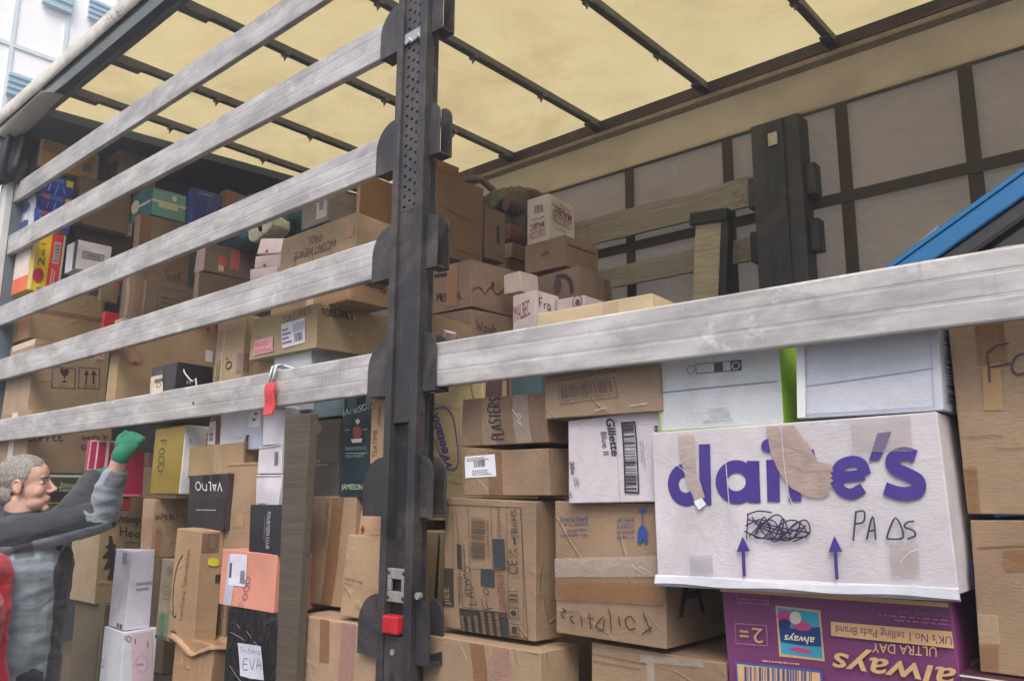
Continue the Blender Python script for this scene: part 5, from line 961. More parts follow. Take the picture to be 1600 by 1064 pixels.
box("tall white carton leaning in front of the tree printed carton", -.035, 168, 195, 861, 985, xr=237, mat=white((202, 200, 216)), roll=1.2, marks=[('F', 'rect', (.45, .82, .72, .97), (150, 150, 166)), ('S', 'lines', (.3, .48, .95, .62), (150, 148, 166), 2), ('F', 'rect', (.55, .02, .68, .07), (70, 68, 84)), ('F', 'rect', (.75, .02, .88, .07), (70, 68, 84))])
box("white carton at the bottom with FO in marker, under the leaning white one", -.045, 142, 176, 988, 1200, xr=238, mat=white((208, 214, 226)), marks=[
    ('F', 'text', ((149, 1032), (166, 1036), (149, 1027)), (140, 146, 166), 'Healthy'), ('F', 'text', ((148, 1040), (166, 1044), (148, 1035)), (140, 146, 166), 'Breakfast'), ('F', 'rect', ((157, 1004), (162, 1005), (157, 990)), (90, 92, 110)),
    ('S', 'rect', ((206, 1070), (239, 1066), (206, 990)), (206, 186, 196)), ('S', 'px', (0,), (60, 56, 70), [[(192, 992), (193, 1003)], [(192, 994), (198, 993)], [(192, 998), (197, 998)], [(202, 992), (199, 997), (202, 1002), (206, 997), (202, 992)]], .003), ('S', 'ring', ((212, 1050), (230, 1050), (212, 1024)), (180, 160, 172), None, .004), ('S', 'px', (0,), (60, 56, 70), [[(212, 998), (212, 1006)], [(231, 1002), (231, 1012)]], .004), ('S', 'lines', ((214, 1040), (228, 1040), (214, 1034)), (160, 140, 156), 1)])
box("greyish tan carton with a plant print, in the narrow gap left of the arrow box", .03, 242, 272, 877, 1004, dep=.16, col=(164, 152, 124), marks=[('F', 'ell', (.3, .8, .62, .92), (110, 104, 96)), ('F', 'lines', (.2, .5, .8, .7), (140, 130, 108), 4), ('F', 'ell', (.1, .05, .45, .35), (90, 116, 90)), ('F', 'ell', (.4, .1, .85, .38), (100, 124, 98)), ('F', 'rect', (0, 0, 1, .05), (60, 96, 84))])
am = box("tall tan carton leaning, with a long curved black arrow and marker writing", -.03, 259, 300, 829, 1014, xr=343, col=(194, 156, 112), roll=1.6, marks=[
    ('F', 'px', (0,), (40, 34, 36), [[(286, 866), (277, 885), (272, 912), (270, 940), (271, 958)]], .0052), ('F', 'px', (0,), (40, 34, 36), [[(267, 953), (272, 963), (275, 960)]], .004), ('F', 'hand', ((283, 970), (298, 858), (277, 970)), (96, 74, 60), 'Sanitary Serviettes', .0022),
    ('F', 'px', (0,), (50, 42, 40), [[(267, 985), (276, 988)], [(268, 992), (276, 995)], [(272, 982), (271, 998)], [(264, 998), (275, 1004)]], .004), ('S', 'rect', (.05, .82, .8, .98), (120, 96, 76)), ('S', 'frame', (.3, .84, .7, .97), (90, 72, 60), None, .003), ('S', 'pxpoly', (0,), (206, 206, 30), [(326, 872), (334, 870), (342, 873), (343, 882), (334, 884), (325, 881)]), ('S', 'rect', (.75, .55, .95, .62), (60, 44, 40))])
box("brown strip of a carton in the gap between arrow carton and black parcel", .10, 322, 344, 880, 1130, dep=.15, col=(140, 104, 80))
cb = box("crumpled kraft paper parcel with a caved in top, bottom row left", -.035, 253, 318, 1012, 1180, dep=.17, col=(190, 148, 104), name='paper_parcel', cat='parcel', bulge=.018, jit=.018, bevel=.012, part='kraft_wrap', marks=[('F', 'px', (0,), (226, 210, 190), [[(281, 1031), (280, 1040)]], .003)])
# the sagging wrap on its top
mb = MB(); vs = []; W, D, H = cb.w, cb.dp, cb.h
for j in range(19):
    for i in range(31):
        u, v_ = i/30, j/18; x = -W*.56+W*1.12*u; y = -D*.56+D*1.12*v_
        edge = min(u, 1-u, v_, 1-v_); z = H+.022-.05*math.exp(-((u-.55)**2*9+(v_-.2)**2*5))+.014*noise.noise(Vector((x*14, y*14, 2)))-.12*max(0, .06-edge)*8*.35
        vs.append((x, y, z))
mb.add(vs, [(j*31+i, j*31+i+1, (j+1)*31+i+1, (j+1)*31+i) for j in range(18) for i in range(30)])
o = mb.build('paper_fold', card((196, 154, 110)), cb.root, smooth=True); o.modifiers.new('thick', 'SOLIDIFY').thickness = .003
bd = carton("tall weathered grey board standing on edge, between white stack and the post", -.022, 429, 459, 645, 1104, dep=.03, taper=-.045, roll=-.9, mat=timber((88, 80, 69)), name='weathered_board', cat='board', part='board_face', group=None, bulge=.001, jit=.002)
box("dull grey brown carton behind the board, with a faded print", .14, 480, 528, 652, 778, dep=.3, col=(104, 98, 88), marks=[('F', 'ell', (.0, .82, .4, .98), (130, 122, 90)), ('F', 'lines', (.25, .4, .8, .5), (130, 124, 108), 2), ('F', 'rect', (.4, .45, 1, 1), (86, 78, 72))])
box("blue grey carton lying on the faded carton, right under the lowest slat", .14, 455, 528, 604, 650, dep=.3, mat=printm((110, 132, 142)), marks=[('F', 'rect', (.35, .5, .4, .7), (80, 96, 106))])
box("dark green whiskey carton with white lettering and a red crest", .12, 531, 581, 600, 778, dep=.3, mat=flat((30, 52, 60), .35, 0, .2, 7, 'green_card2'), marks=[
    ('F', 'text', ((536, 654), (583, 641), (536, 641)), (206, 214, 208), 'JAMESON'), ('F', 'pxpoly', (0,), (150, 70, 70), [(551, 669), (556, 665), (563, 667), (564, 678), (561, 686), (554, 687), (551, 680)]), ('F', 'pxpoly', (0,), (206, 210, 200), [(555, 657), (560, 654), (563, 659), (558, 664)]), ('F', 'pxpoly', (0,), (206, 206, 180), [(548, 686), (565, 685), (563, 691), (550, 692)]),
    ('F', 'lines', ((540, 674), (549, 673), (540, 670)), (150, 170, 166), 1), ('F', 'lines', ((566, 673), (575, 672), (566, 669)), (150, 170, 166), 1), ('F', 'text', ((540, 704), (572, 702), (540, 699)), (140, 160, 160), 'TRIPLE DISTILLED'), ('F', 'seam', ((540, 709), (573, 708), (540, 708)), (140, 160, 160)), ('F', 'text', ((541, 716), (568, 714), (541, 711)), (130, 150, 150), 'IRISH WHISKEY'),
    ('F', 'text', ((536, 767), (566, 768), (536, 756)), (190, 196, 160), 'JAMESON'), ('F', 'rect', ((545, 640), (560, 636), (545, 610)), (60, 96, 110)), ('F', 'rect', ((574, 632), (586, 630), (576, 604)), (90, 130, 140))])
box("slim tan carton with red upright print, close to the left of the post", .08, 579, 603, 600, 724, dep=.06, col=(200, 162, 118), marks=[('F', 'text', ((590, 715), (591, 672), (583, 715)), (120, 60, 50), 'TEATIME'), ('F', 'lines', ((594, 665), (598, 620), (590, 665)), (130, 90, 70), 1)])
box("broad tan carton with a line of dark print down it, beneath the whiskey carton", .12, 478, 550, 775, 952, dep=.22, col=(188, 150, 112), marks=[('F', 'text', ((509, 853), (514, 784), (504, 853)), (110, 86, 72), 'PET FOOD CANNED'), ('F', 'rect', ((500, 948), (518, 950), (520, 776)), TAPE, None, .004, 'packing_tape')])
box("small tan carton with a dark red diamond next to the post", .105, 561, 606, 799, 838, dep=.06, col=(206, 168, 128), marks=[('F', 'poly', (.08, .05, .24, .4), (140, 56, 46), [(.5, 0), (1, .5), (.5, 1), (0, .5)])])
box("tan carton with a taped band and small dark lettering, left side of the post", .03, 534, 612, 838, 975, dep=.07, col=(204, 166, 122), marks=[
    ('F', 'rect', ((534, 914), (606, 928), (540, 884)), CLEAR, None, .004, 'packing_tape'), ('F', 'text', ((539, 906), (569, 913), (540, 900)), (96, 76, 64), 'Quilted Stock Single'), ('F', 'lines', ((539, 911), (558, 915), (539, 909)), (96, 76, 64), 1), ('F', 'lines', ((540, 922), (544, 923), (540, 918)), (130, 100, 80), 1)])
box("big tan carton at the bottom left of the post with two vertical tape strips", .02, 456, 618, 985, 1160, dep=.3, col=(196, 158, 124), bevel=.008, marks=[
    ('F', 'rect', ((500, 1034), (515, 1036), (502, 952)), TAPE, None, .004, 'packing_tape'), ('F', 'rect', ((528, 1085), (552, 1087), (536, 968)), PINKT, None, .004, 'packing_tape'), ('F', 'lines', ((459, 1006), (463, 1007), (459, 1002)), (226, 216, 200), 1)])
# dark wrapped bundle and grey pipe at the far back
p = at(806, 345, 1.85); wb = bag('wrapped_bundle', "dark plastic wrapped bundle behind the tall brown cartons, far back", 'bundle', (p.x-.05, p.y, p.z-.08), (.24, .20, .27), plastic((84, 72, 64), .45), 5, lump=.14)
for (px_, py_, c_) in ((772, 312, (98, 104, 80)), (790, 318, (86, 66, 80)), (792, 362, (110, 66, 66))):
    q = at(px_, py_, 1.60); mm = MB(); mm.prism([(q.x+.035*math.cos(t*PI/6), q.z+.05*math.sin(t*PI/6)) for t in range(12)], lambda a, c: (a, q.y, c), lambda a, c: (a, q.y+.12, c)); mm.build('coloured_wrapper', plastic(c_, .4), wb, .01, off=wb.location)
ends = [(724, 284, 1.75), (738, 279, 1.8), (752, 281, 1.85), (770, 297, 1.95), (800, 318, 2.05), (832, 339, 2.15)]
pt = [at(a, b_, c) for a, b_, c in ends]; o = MB().tube([q-pt[0] for q in pt], .022, 10).build('foam_pipe', flat((120, 108, 98), .8, 0, .3, 12, 'foam'), None, smooth=True); o.location = pt[0]
tag(o, "long grey foam tube sloping down over the wrapped bundle to the wine carton", 'foam tube')
# plain cartons that carry the upper rows
def support(label, x0, x1, y0, y1, z0, z1, col, seed):
    rt = empty('cardboard_box', ((x0+x1)/2, (y0+y1)/2, z0), label, 'cardboard box', 'boxes of donated goods loaded in the trailer')
    o = MB().box((-(x1-x0)/2, -(y1-y0)/2, 0), ((x1-x0)/2, (y1-y0)/2, z1-z0)).build('carton', card(col), rt, .004)
    MB().box((-(x1-x0)/2-.0, -.03, z1-z0+.001), ((x1-x0)/2, .03, z1-z0+.0022)).build('packing_tape', TAPE, rt)
# ------------------------------------------------------------------ the blue vehicle standing in the trailer, behind the cartons
BLUE = flat((24, 114, 170), .3, .35, .08, 3, 'blue_paint', .8)
c0 = at(1360, 424, .78); c1 = at(1600, 250, .78)
vh = empty('blue_van', (.6, 1.5, DECK), 'small blue van standing inside the trailer, only its front pillar and side window showing', 'van')
def vz(x): # line of the pillar's outer edge
    return c0.z+(c1.z-c0.z)*(x-c0.x)/(c1.x-c0.x)
VY0, VY1 = .80, 2.20; zb = 2.06; xr_ = c0.x+(2.80-c0.z)/((c1.z-c0.z)/(c1.x-c0.x))
OFF = (.6, 1.5, DECK)
def side_prism(nm, poly, y0, y1, mt, par, bev=.0):
    return MB().prism(poly, lambda a, c: (a, y0, c), lambda a, c: (a, y1, c)).build(nm, mt, par, bev, off=OFF)
xb = c0.x-(c0.z-zb)/((c1.z-c0.z)/(c1.x-c0.x))
body = side_prism('body', [(-.93, 1.15), (-.93, 1.72), (-.85, 1.98), (xb, zb), (3.0, zb+.02), (3.05, 1.15), (2.6, .98), (-.6, .98)], VY0, VY1, BLUE, vh, .04)
# pillar in three steps: narrow outer strip, groove, broad strip with a rounded lower edge
for yy in (0, 1):
    sg = 1 if yy == 0 else -1; yb_ = VY0+.01 if yy == 0 else VY1-.01
    def st(nm, o0, o1, ya, yb2, mt, bev):
        dx, dz = (c1.x-c0.x), (c1.z-c0.z); L = math.hypot(dx, dz); nx, nz = dz/L, -dx/L
        p = [(xb+nx*o0, zb+nz*o0), (xr_+nx*o0, 2.80+nz*o0), (xr_+nx*o1, 2.80+nz*o1), (xb+nx*o1, zb+nz*o1)]
        a, b_ = sorted((yb_+sg*ya, yb_+sg*yb2)); return side_prism(nm, p, a, b_, mt, vh, bev)
    st('front_pillar', .018, .070, .0, .05, BLUE, .006)
    st('pillar_rain_strip', 0, .015, .004, .05, BLUE, .003)
    st('pillar_groove', .0152, .0178, .012, .05, DK, 0)
    st('window_seal', .0725, .108, .012, .045, flat((62, 60, 66), .6, 0, .15, 20, 'rubber_seal'), .003)
    st('window_trim', .1085, .118, .008, .05, flat((24, 24, 26), .5, 0, .15, 20, 'rubber_trim'), .002)
dx, dz = (c1.x-c0.x), (c1.z-c0.z); L = math.hypot(dx, dz); nx, nz = dz/L, -dx/L
for y0, y1 in ((VY0+.045, VY0+.05), (VY1-.05, VY1-.045)):
    side_prism('side_window', [(xb+nx*.12, zb+.02), (xr_+nx*.12, 2.80+nz*.12), (1.35, 2.72), (1.35, zb+.02)], y0, y1, glass((46, 50, 44), .08), vh)
side_prism('quarter_panel', [(xb+.12, zb+.02), (c0.x+.175, c0.z+.115), (c0.x+.19, zb+.0)], VY0+.036, VY0+.044, flat((150, 152, 162), .4, 0, .1, 10, 'grey_trim'), vh)
side_prism('roof', [(xr_, 2.80), (xr_+.15, 2.86), (3.0, 2.86), (3.0, 2.78), (xr_+.1, 2.76)], VY0+.02, VY1-.02, BLUE, vh, .02)
side_prism('rear_side', [(1.36, zb+.02), (1.36, 2.76), (3.0, 2.78), (3.04, zb+.02)], VY0+.02, VY1-.02, BLUE, vh, .02)
mb = MB().add([(xb+.02, VY0+.06, zb+.02), (xb+.02, VY1-.06, zb+.02), (xr_+.02, VY1-.06, 2.78), (xr_+.02, VY0+.06, 2.78)], [(0, 1, 2, 3)]); mb.build('windscreen', glass((60, 66, 62), .08), vh, off=OFF)
# door mirror housing, its grey top showing over the slat
P = at(1545, 396, .62); m = MB(); vs = []
for j in range(9):
    t = j/8; 
    for i in range(14):
        a = 2*PI*i/14; r = math.sin(PI*(.08+.84*t))**.5
        vs.append((P.x-.13+.34*t, P.y+.055*math.cos(a)*r, P.z-.075+.085*math.sin(a)*r))
m.add(vs, [(j*14+i, j*14+(i+1) % 14, (j+1)*14+(i+1) % 14, (j+1)*14+i) for j in range(8) for i in range(14)]+[tuple(range(14)), tuple(range(112, 126))[::-1]])
m.box((P.x+.1, P.y+.03, P.z-.10), (P.x+.16, VY0+.02, P.z-.05))
m.build('door_mirror', flat((136, 140, 136), .35, .1, .12, 12, 'grey_mirror'), vh, smooth=True, off=OFF)
for x in (-.35, 2.3):
    for y in (VY0-.01, VY1-.19):
        k = 28; w_ = MB().prism([(x+.30*math.cos(2*PI*i/k), DECK+.30+.30*math.sin(2*PI*i/k)) for i in range(k)], lambda a, c: (a, y, c), lambda a, c: (a, y+.2, c)).build('wheel', flat((26, 26, 27), .8, 0, .2, 20, 'tyre'), vh, .02, off=OFF)

# ------------------------------------------------------------------ people
def ell(c, r, M=None, n=18):
    v = []; f = []
    for j in range(n+1):
        th = PI*j/n
        for i in range(n*2):
            ph = PI*i/n; q = Vector((r[0]*math.sin(th)*math.cos(ph), r[1]*math.sin(th)*math.sin(ph), r[2]*math.cos(th)))+Vector(c)
            v.append(q if M is None else M @ q)
    k = n*2
    for j in range(n):
        for i in range(k): f.append((j*k+i, (j+1)*k+i, (j+1)*k+(i+1) % k, j*k+(i+1) % k))
    return v, f
def limb(pts, rs, k=20, M=None, sx=1.0):
    """tapered round-ended limb along a polyline"""
    P_ = [Vector(p) for p in pts]; out_v, out_f = [], []
    for a, b_, ra, rb in zip(P_[:-1], P_[1:], rs[:-1], rs[1:]):
        d = b_-a; L = d.length; d.normalize(); u = d.cross(Vector((0, 0, 1)));
        if u.length < .1: u = d.cross(Vector((0, 1, 0)))
        u.normalize(); w_ = d.cross(u); rings = []
        for t in [-1, -.85, -.6, -.3]+[i/8 for i in range(9)]+[1.3, 1.6, 1.85, 2]:
            if t < 0: c = a+d*(t*ra); r = ra*math.sqrt(max(0, 1-t*t))
            elif t > 1: c = b_+d*((t-1)*rb); r = rb*math.sqrt(max(0, 1-(t-1)**2))
            else: c = a+d*L*t; r = ra+(rb-ra)*t
            rings.append([c+(u*math.cos(2*PI*i/k)+w_*math.sin(2*PI*i/k))*max(r, .0005) for i in range(k)])
        base = len(out_v)
        for rg in rings: out_v += rg
        for j in range(len(rings)-1):
            for i in range(k): out_f.append((base+j*k+i, base+j*k+(i+1) % k, base+(j+1)*k+(i+1) % k, base+(j+1)*k+i))
        out_f.append(tuple(base+i for i in range(k))[::-1]); out_f.append(tuple(base+(len(rings)-1)*k+i for i in range(k)))
    if M is not None: out_v = [M @ v for v in out_v]
    return out_v, out_f
def fuse(name, pieces, voxel, mats, parent, smooth=4, pick=None, disp=None, keep=None):
    m = MB()
    for v, f in pieces: m.add(v, f)
    me = bpy.data.meshes.new('x'); me.from_pydata(m.v, [], m.f)
    bm = bmesh.new(); bm.from_mesh(me); bmesh.ops.recalc_face_normals(bm, faces=bm.faces); bm.to_mesh(me); bm.free()
    o = bpy.data.objects.new('x', me); COL.objects.link(o)
    r = o.modifiers.new('r', 'REMESH'); r.mode = 'VOXEL'; r.voxel_size = voxel; r.use_smooth_shade = True
    s_ = o.modifiers.new('s', 'SMOOTH'); s_.factor = .5; s_.iterations = smooth
    dg = bpy.context.evaluated_depsgraph_get(); dg.update(); me2 = bpy.data.meshes.new_from_object(o.evaluated_get(dg)); bpy.data.objects.remove(o)
    me2.name = name; me2.materials.clear()
    if disp:
        nn = [v.normal.copy() for v in me2.vertices]
        for v, q in zip(me2.vertices, nn): v.co += q*disp(v.co)
    if keep:
        bm = bmesh.new(); bm.from_mesh(me2); bmesh.ops.delete(bm, geom=[v for v in bm.verts if not keep(v.co)], context='VERTS'); bm.to_mesh(me2); bm.free()
    for mt in mats: me2.materials.append(mt)
    if pick:
        for p in me2.polygons: p.material_index = pick(p.center)
    for p in me2.polygons: p.use_smooth = True
    off = parent.location
    for v in me2.vertices: v.co -= off
    o = bpy.data.objects.new(name, me2); COL.objects.link(o); o.parent = parent; return o
def skin():
    mt, n, l, p = _new('skin'); tc = n.new('ShaderNodeTexCoord').outputs['Object']
    f = _noise(n, l, tc, 26, 5, .6); l.new(_ramp(n, l, f, .3, .7, (.50, .29, .22), (.66, .43, .34)), p.inputs['Base Color'])
    p.inputs['Roughness'].default_value = .5; p.inputs['Subsurface Weight'].default_value = .08; p.inputs['Subsurface Radius'].default_value = (.02, .008, .004)
    l.new(_bump(n, l, _noise(n, l, tc, 120, 4), .3, .001), p.inputs['Normal']); return mt
def cloth(rgb, name):
    mt, n, l, p = _new(name); c = lin(rgb); tc = n.new('ShaderNodeTexCoord').outputs['Object']
    f = _noise(n, l, tc, 9, 5, .6, .5); l.new(_ramp(n, l, f, .3, .7, tuple(x*.8 for x in c), tuple(x*1.2 for x in c)), p.inputs['Base Color'])
    p.inputs['Roughness'].default_value = .75; p.inputs['Sheen Weight'].default_value = .2
    l.new(_bump(n, l, _noise(n, l, _map(n, l, tc, (7, 7, 13)), 1, 3, .5, 1.0), .4, .03), p.inputs['Normal']); return mt
def hairm(rgb):
    mt, n, l, p = _new('grey_hair'); c = lin(rgb); tc = n.new('ShaderNodeTexCoord').outputs['Object']
    f = _noise(n, l, _map(n, l, tc, (180, 180, 60)), 1, 4, .7); l.new(_ramp(n, l, f, .35, .65, tuple(x*.45 for x in c), tuple(min(1, x*1.5) for x in c)), p.inputs['Base Color'])
    p.inputs['Roughness'].default_value = .55; l.new(_bump(n, l, f, .8, .004), p.inputs['Normal']); return mt
def solve(a, px, py, L, ylo, yhi):
    best = None
    for i in range(200):
        q = at(px, py, ylo+(yhi-ylo)*i/199); e = abs((q-a).length-L)
        if best is None or e < best[0]: best = (e, q)
    return best[1]
def person(label, head_c, fdir, pitch, torso, sh_z, R_arm, L_arm, jm, jpick, hair_rgb, glove=None, fold=1.0, scale=1.0):
    fh = Vector((fdir[0], fdir[1], 0)).normalized(); lh = Vector((0, 0, 1)).cross(fh)
    rt = empty('person', (torso.x, torso.y, 0), label, 'person')
    H = Matrix((fh, lh, Vector((0, 0, 1)))).transposed().to_4x4(); H = Matrix.Translation(head_c) @ H @ Matrix.Rotation(-pitch, 4, 'Y') @ Matrix.Scale(scale, 4)
    hip = Vector((torso.x, torso.y, .98)); ch = Vector((torso.x, torso.y, sh_z-.14)); Rs, Ls = R_arm[0], L_arm[0]
    neck0 = H @ Vector((-.02, 0, -.07)); neck1 = (Rs+Ls)/2+Vector((0, 0, .02))
    E = [ell((-.014, 0, .034), (.098, .074, .084), H), ell((.028, 0, -.015), (.056, .058, .085), H), ell((.030, 0, -.072), (.052, .050, .040), H), ell((.072, 0, -.098), (.016, .019, .016), H),
         ell((.073, 0, .022), (.011, .042, .009), H), limb([(.082, 0, .012), (.094, 0, -.008), (.107, 0, -.026)], [.007, .008, .010], M=H), ell((.094, .009, -.033), (.011, .008, .007), H), ell((.094, -.009, -.033), (.011, .008, .007), H),
         ell((.054, .032, -.028), (.024, .022, .028), H), ell((.054, -.032, -.028), (.024, .022, .028), H), ell((.064, 0, -.060), (.022, .032, .028), H), ell((.086, 0, -.056), (.007, .020, .0045), H), ell((.085, 0, -.067), (.007, .017, .005), H)]
    for sg in (1, -1):
        E += [ell((-.004, sg*.074, -.012), (.017, .007, .030), H), limb([(.006, sg*.078, -.030), (.010, sg*.081, -.005), (.004, sg*.084, .014), (-.012, sg*.085, .016), (-.020, sg*.084, .0), (-.012, sg*.081, -.028)], [.0035]*6, 8, H)]
    E += [limb([neck0, neck1], [.057, .062])]
    def arm(A, r): return limb(A[:3], r)
    E += [arm(R_arm, [.05, .042, .029]), arm(L_arm, [.05, .042, .029]), limb([hip+Vector((0, 0, -.02)), ch], [.13, .13]), limb([Rs, Ls], [.055, .055])]
    legs = []
    for sg in (1, -1):
        k = Vector((torso.x, torso.y, 0))+lh*sg*.10
        legs.append([k+Vector((0, 0, .93)), k+fh*.03+Vector((0, 0, .50)), k+fh*(-.01)+Vector((0, 0, .09))])
        E += [limb(legs[-1], [.085, .055, .040]), limb([legs[-1][2], legs[-1][2]+fh*.14+Vector((0, 0, -.05))], [.04, .03])]
    fuse('body', E, .0042, [skin()], rt, 4)
    # eyes, brows
    for sg in (1, -1):
        v, f = ell((.0665, sg*.030, .002), (.0115, .0120, .0100), H, 10); m = MB().add(v, f); m.build('eye', flat((176, 164, 156), .3, 0, .02, 10, 'eye_white'), rt, smooth=True, off=rt.location)
        v, f = ell((.0755, sg*.031, .002), (.0042, .0055, .0058), H, 8); MB().add(v, f).build('iris', flat((60, 66, 74), .1, 0, .02, 10, 'iris'), rt, smooth=True, off=rt.location)
        v, f = limb([(.086, sg*.014, .020), (.083, sg*.032, .026), (.070, sg*.047, .020)], [.003, .0035, .002], 8, H); MB().add(v, f).build('eyebrow', hairm((110, 104, 98)), rt, smooth=True, off=rt.location)
    Hi = H.inverted()
    def keep(p):
        q = Hi @ p
        e = .006*noise.noise(q*60)
        if q.z > .060: return q.x+e < .066-1.1*max(0, abs(q.y)-.035)
        if q.z > .010: return q.x+e < .024+(q.z-.010)*.36
        if q.z > -.030: return q.x+e < -.016 or (q.x+e < .016 and q.z > -.016)
        return q.x+e < -.030 and q.z > -.082
    fuse('hair', [ell((-.014, 0, .036), (.1000, .0765, .0860), H, 28), ell((-.045, 0, -.03), (.062, .063, .062), H, 24)], .004, [hairm(hair_rgb)], rt, 2,
         disp=lambda c: .0012*noise.noise(Hi @ c*45)+.0014*noise.noise(Hi @ c*130), keep=keep)
    # jacket
    J = [limb([hip+Vector((0, 0, -.14)), hip+Vector((0, 0, .10)), ch], [.150, .148, .158])]
    J += [(([Vector((torso.x, torso.y, 0))+Vector((0, 0, v.z))+fh*((v-torso).dot(fh))*.93+lh*((v-torso).dot(lh))*1.32 for v in J[0][0]]), J[0][1])]
    J = J[1:]+[limb([Rs, (Rs+Ls)/2+Vector((0, 0, .035)), Ls], [.080, .086, .080]), limb([R_arm[0], R_arm[1], R_arm[1].lerp(R_arm[2], .68)], [.078, .064, .050]), limb([L_arm[0], L_arm[1], L_arm[1].lerp(L_arm[2], .93)], [.080, .062, .045])]
    J += [limb([neck1+Vector((0, 0, .0)), neck1+(neck0-neck1)*.35-fh*.012], [.085, .078])]
    EL = R_arm[1]
    def dsp(c):
        near = math.exp(-((c-EL).length/.11)**2)
        return fold*(.0055*noise.noise(c*9)+.006*noise.noise(Vector((c.x*14, c.y*14, c.z*30)))+near*.0035*math.sin((c-EL).dot((R_arm[2]-R_arm[1]).normalized())*95+5*noise.noise(c*7)))
    fuse('jacket', J, .0042, jm, rt, 3, pick=jpick, disp=dsp)
    # cuffs, trousers, shoes
    TRm = cloth((44, 48, 58), 'trousers'); T = [limb([hip+Vector((0, 0, -.02))+lh*.06, hip+Vector((0, 0, -.02))-lh*.06], [.13, .13])]
    for lg in legs: T.append(limb(lg, [.098, .072, .062]))
    fuse('trousers', T, .009, [TRm], rt, 3, disp=lambda c: .008*noise.noise(c*8))
    for lg in legs: fuse('shoe', [limb([lg[2]+Vector((0, 0, -.035)), lg[2]+fh*.17+Vector((0, 0, -.05))], [.052, .042])], .006, [flat((38, 34, 32), .6, 0, .2, 20, 'leather')], rt, 2)
    # hands in gloves: palm, four curled fingers of unequal length, thumb
    for A, mt in ((R_arm, glove), (L_arm, glove)):
        fd = (A[4] if len(A) > 4 else A[2]-A[1]).normalized(); W_ = A[2]; up = fd.cross(lh)
        if up.length < .1: up = Vector((0, 0, 1))
        up = A[3] if len(A) > 3 else up.normalized()      # direction the back of the hand faces
        side = fd.cross(up).normalized()
        G = [limb([W_+fd*.012, W_+fd*.03], [.031, .033]), ell((0, 0, 0), (.042, .039, .021), Matrix.Translation(W_+fd*.062) @ Matrix((fd, side, up)).transposed().to_4x4())]
        for i, (o_, ln) in enumerate(((-.027, .060), (-.009, .068), (.010, .063), (.027, .051))):
            b0 = W_+fd*.086+side*o_; b1 = b0+(fd*.62-up*.78)*ln*.45; b2 = b1+(-up-fd*.1)*ln*.33; b3 = b2+(-fd*.55-up*.8)*ln*.26
            G.append(limb([b0, b1, b2, b3], [.0125, .0118, .011, .0098], 12))
        t0 = W_+fd*.05-side*.034; t1 = t0+(-side*.55+fd*.6-up*.5)*.036; t2 = t1+(fd*.8-up*.6)*.034
        G.append(limb([t0, t1, t2], [.0155, .0135, .0115], 12))
        fuse('glove' if mt else 'hand', G, .0032, [mt or skin()], rt, 2, disp=lambda c: .0015*noise.noise(c*60))
        cw = fuse('glove_cuff', [limb([W_+fd*.006, W_+fd*.022], [.0345, .0355])], .004, [mt or jm[0]], rt, 1, disp=lambda c: .0012*math.sin((c-W_).dot(fd)*900))
    return rt
# man in the dark and grey jacket
hc = at(41, 757, -.42); fdir = (RGT+FWD*.18); lat = Vector((-RGT.y, RGT.x, 0)).normalized()
cs = at(40, 842, -.40); Rs = cs-lat*.17+Vector((0, 0, .0)); Ls = cs+lat*.17
Re = solve(Rs, 160, 806, .315, -.45, .1); Rw = solve(Re, 187, 716, .255, -.25, .04)
Le = solve(Ls, 112, 800, .30, -.3, -.02); Lw = solve(Le, 146, 748, .20, -.15, .02)
D1 = cloth((36, 42, 50), 'dark_softshell'); D2 = cloth((128, 142, 152), 'grey_softshell'); D3 = cloth((88, 95, 103), 'mid_softshell')
fhm = Vector((fdir.x, fdir.y, 0)).normalized(); tor = Vector((cs.x+.015, cs.y, 0))+fhm*.025
def jpick(c):
    ua = (Re-Rs); t = (c-Rs).dot(ua)/ua.length_squared; axis = Rs+ua*min(1, max(0, t))
    da = (c-axis).length; fa = (Rw-Re); t2 = (c-Re).dot(fa)/fa.length_squared
    dR = (c-(Re+fa*min(1, max(0, t2)))).length
    if dR < .085 and t2 > .02:
        if (c-(Re-fhm*.035+Vector((0, 0, .012)))).length < .074: return 0
        if t2 > .60 and (c-Re).dot(RGT) > .0+.5*(c-Re).dot(UPV)-.03: return 2
        return 1
    if .12 < t < 1.08 and da < .10:
        if (c-axis).z < -.026 and (c-axis).dot(FWD) < .02: return 1 if t > .3 else 2
        return 0
    if c.z < 1.455 and -.10 < (c-tor).dot(fhm) < .125: return 1
    return 0
Rup = -(FWD.normalized())
person("grey haired man in a dark and grey jacket, reaching into the load with green gloves", hc, fdir, math.radians(4), tor, 1.50, (Rs, Re, Rw, (-FWD+UPV*.25).normalized(), (UPV*.80+RGT*.34+FWD*.45).normalized()), (Ls, Le, Lw, (UPV*.6-FWD*.5).normalized(), (FWD*.8+UPV*.2+RGT*.3).normalized()), [D1, D2, D3], jpick, (136, 132, 128), glove=cloth((0, 112, 82), 'green_knit'))
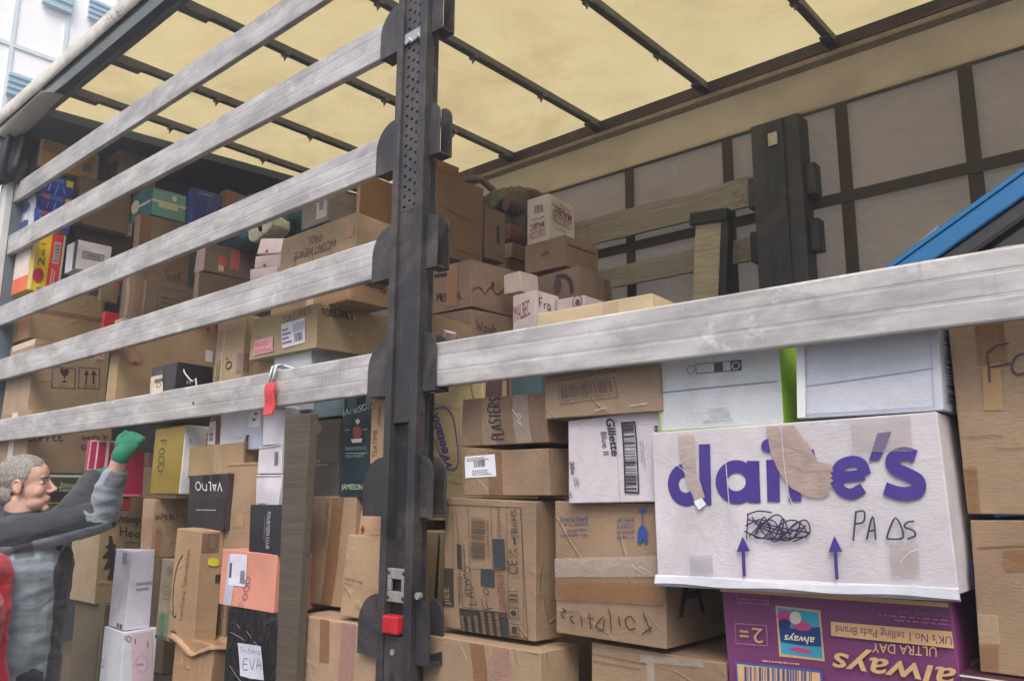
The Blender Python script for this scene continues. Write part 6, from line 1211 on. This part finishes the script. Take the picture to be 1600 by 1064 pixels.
# somebody in red beside him, mostly outside the frame
h2 = at(-105, 800, -.72); f2 = RGT; cs2 = at(-72, 905, -.72); R2 = cs2-lat*.18; L2 = cs2+lat*.18
rd = cloth((200, 34, 56), 'red_jacket')
person("person in a red jacket, only an arm and side showing at the bottom left edge", h2, f2, 0, Vector((cs2.x, cs2.y, 0)), cs2.z, (R2, R2+Vector((.05, .02, -.29)), R2+Vector((.16, .10, -.50))), (L2, L2+Vector((.03, .02, -.30)), L2+Vector((.10, .08, -.54))), [rd], None, (90, 70, 50), glove=None)
# ------------------------------------------------------------------ plain cartons that carry the upper rows
for i, (x0, x1, y0, y1, z0, z1) in enumerate([(-1.62, -1.14, .62, 1.06, DECK+.004, 1.60), (-1.62, -1.16, .62, 1.08, 1.605, 2.00), (-2.30, -1.72, .75, 1.25, DECK+.004, 1.66), (-2.28, -1.75, .75, 1.22, 1.665, 2.12),
    (-2.95, -2.36, .60, 1.15, DECK+.004, 1.70), (-3.6, -3.0, .55, 1.2, DECK+.004, 1.72), (-4.3, -3.66, .6, 1.25, DECK+.004, 1.75), (-5.0, -4.36, .55, 1.2, DECK+.004, 1.8), (-5.7, -5.06, .7, 1.3, DECK+.004, 1.9),
    (-2.95, -2.38, .62, 1.1, 1.705, 2.2), (-3.6, -3.02, .62, 1.15, 1.725, 2.22), (-4.3, -3.68, .75, 1.2, 1.755, 2.3)]):
    where = ['bottom row', 'second row'][0 if z0 < 1.2 else 1]
    support("plain brown carton in the %s behind the front cartons, %s from the right" % (where, ['first', 'first', 'second', 'second', 'third', 'fourth', 'fifth', 'sixth', 'seventh', 'third', 'fourth', 'fifth'][i]), x0, x1, y0, y1, z0, z1, (T1, T2, T3)[i % 3], i)

# ------------------------------------------------------------------ thin haze volume added to lift the dark tones
hz = MB().box((-124, -124, -1), (124, 124, 28)).build('haze', None); hm = bpy.data.materials.new('haze'); hm.use_nodes = True
hn = hm.node_tree.nodes; hn.remove(hn['Principled BSDF']); pvn = hn.new('ShaderNodeVolumePrincipled'); pvn.inputs['Density'].default_value = HAZE
pvn.inputs['Color'].default_value = (.93, .95, 1, 1); pvn.inputs['Anisotropy'].default_value = .2
hm.node_tree.links.new(pvn.outputs[0], hn['Material Output'].inputs['Volume']); hz.data.materials.append(hm); tag(hz, 'thin pale haze added around the trailer to lift the dark tones', None, None, 'stuff')
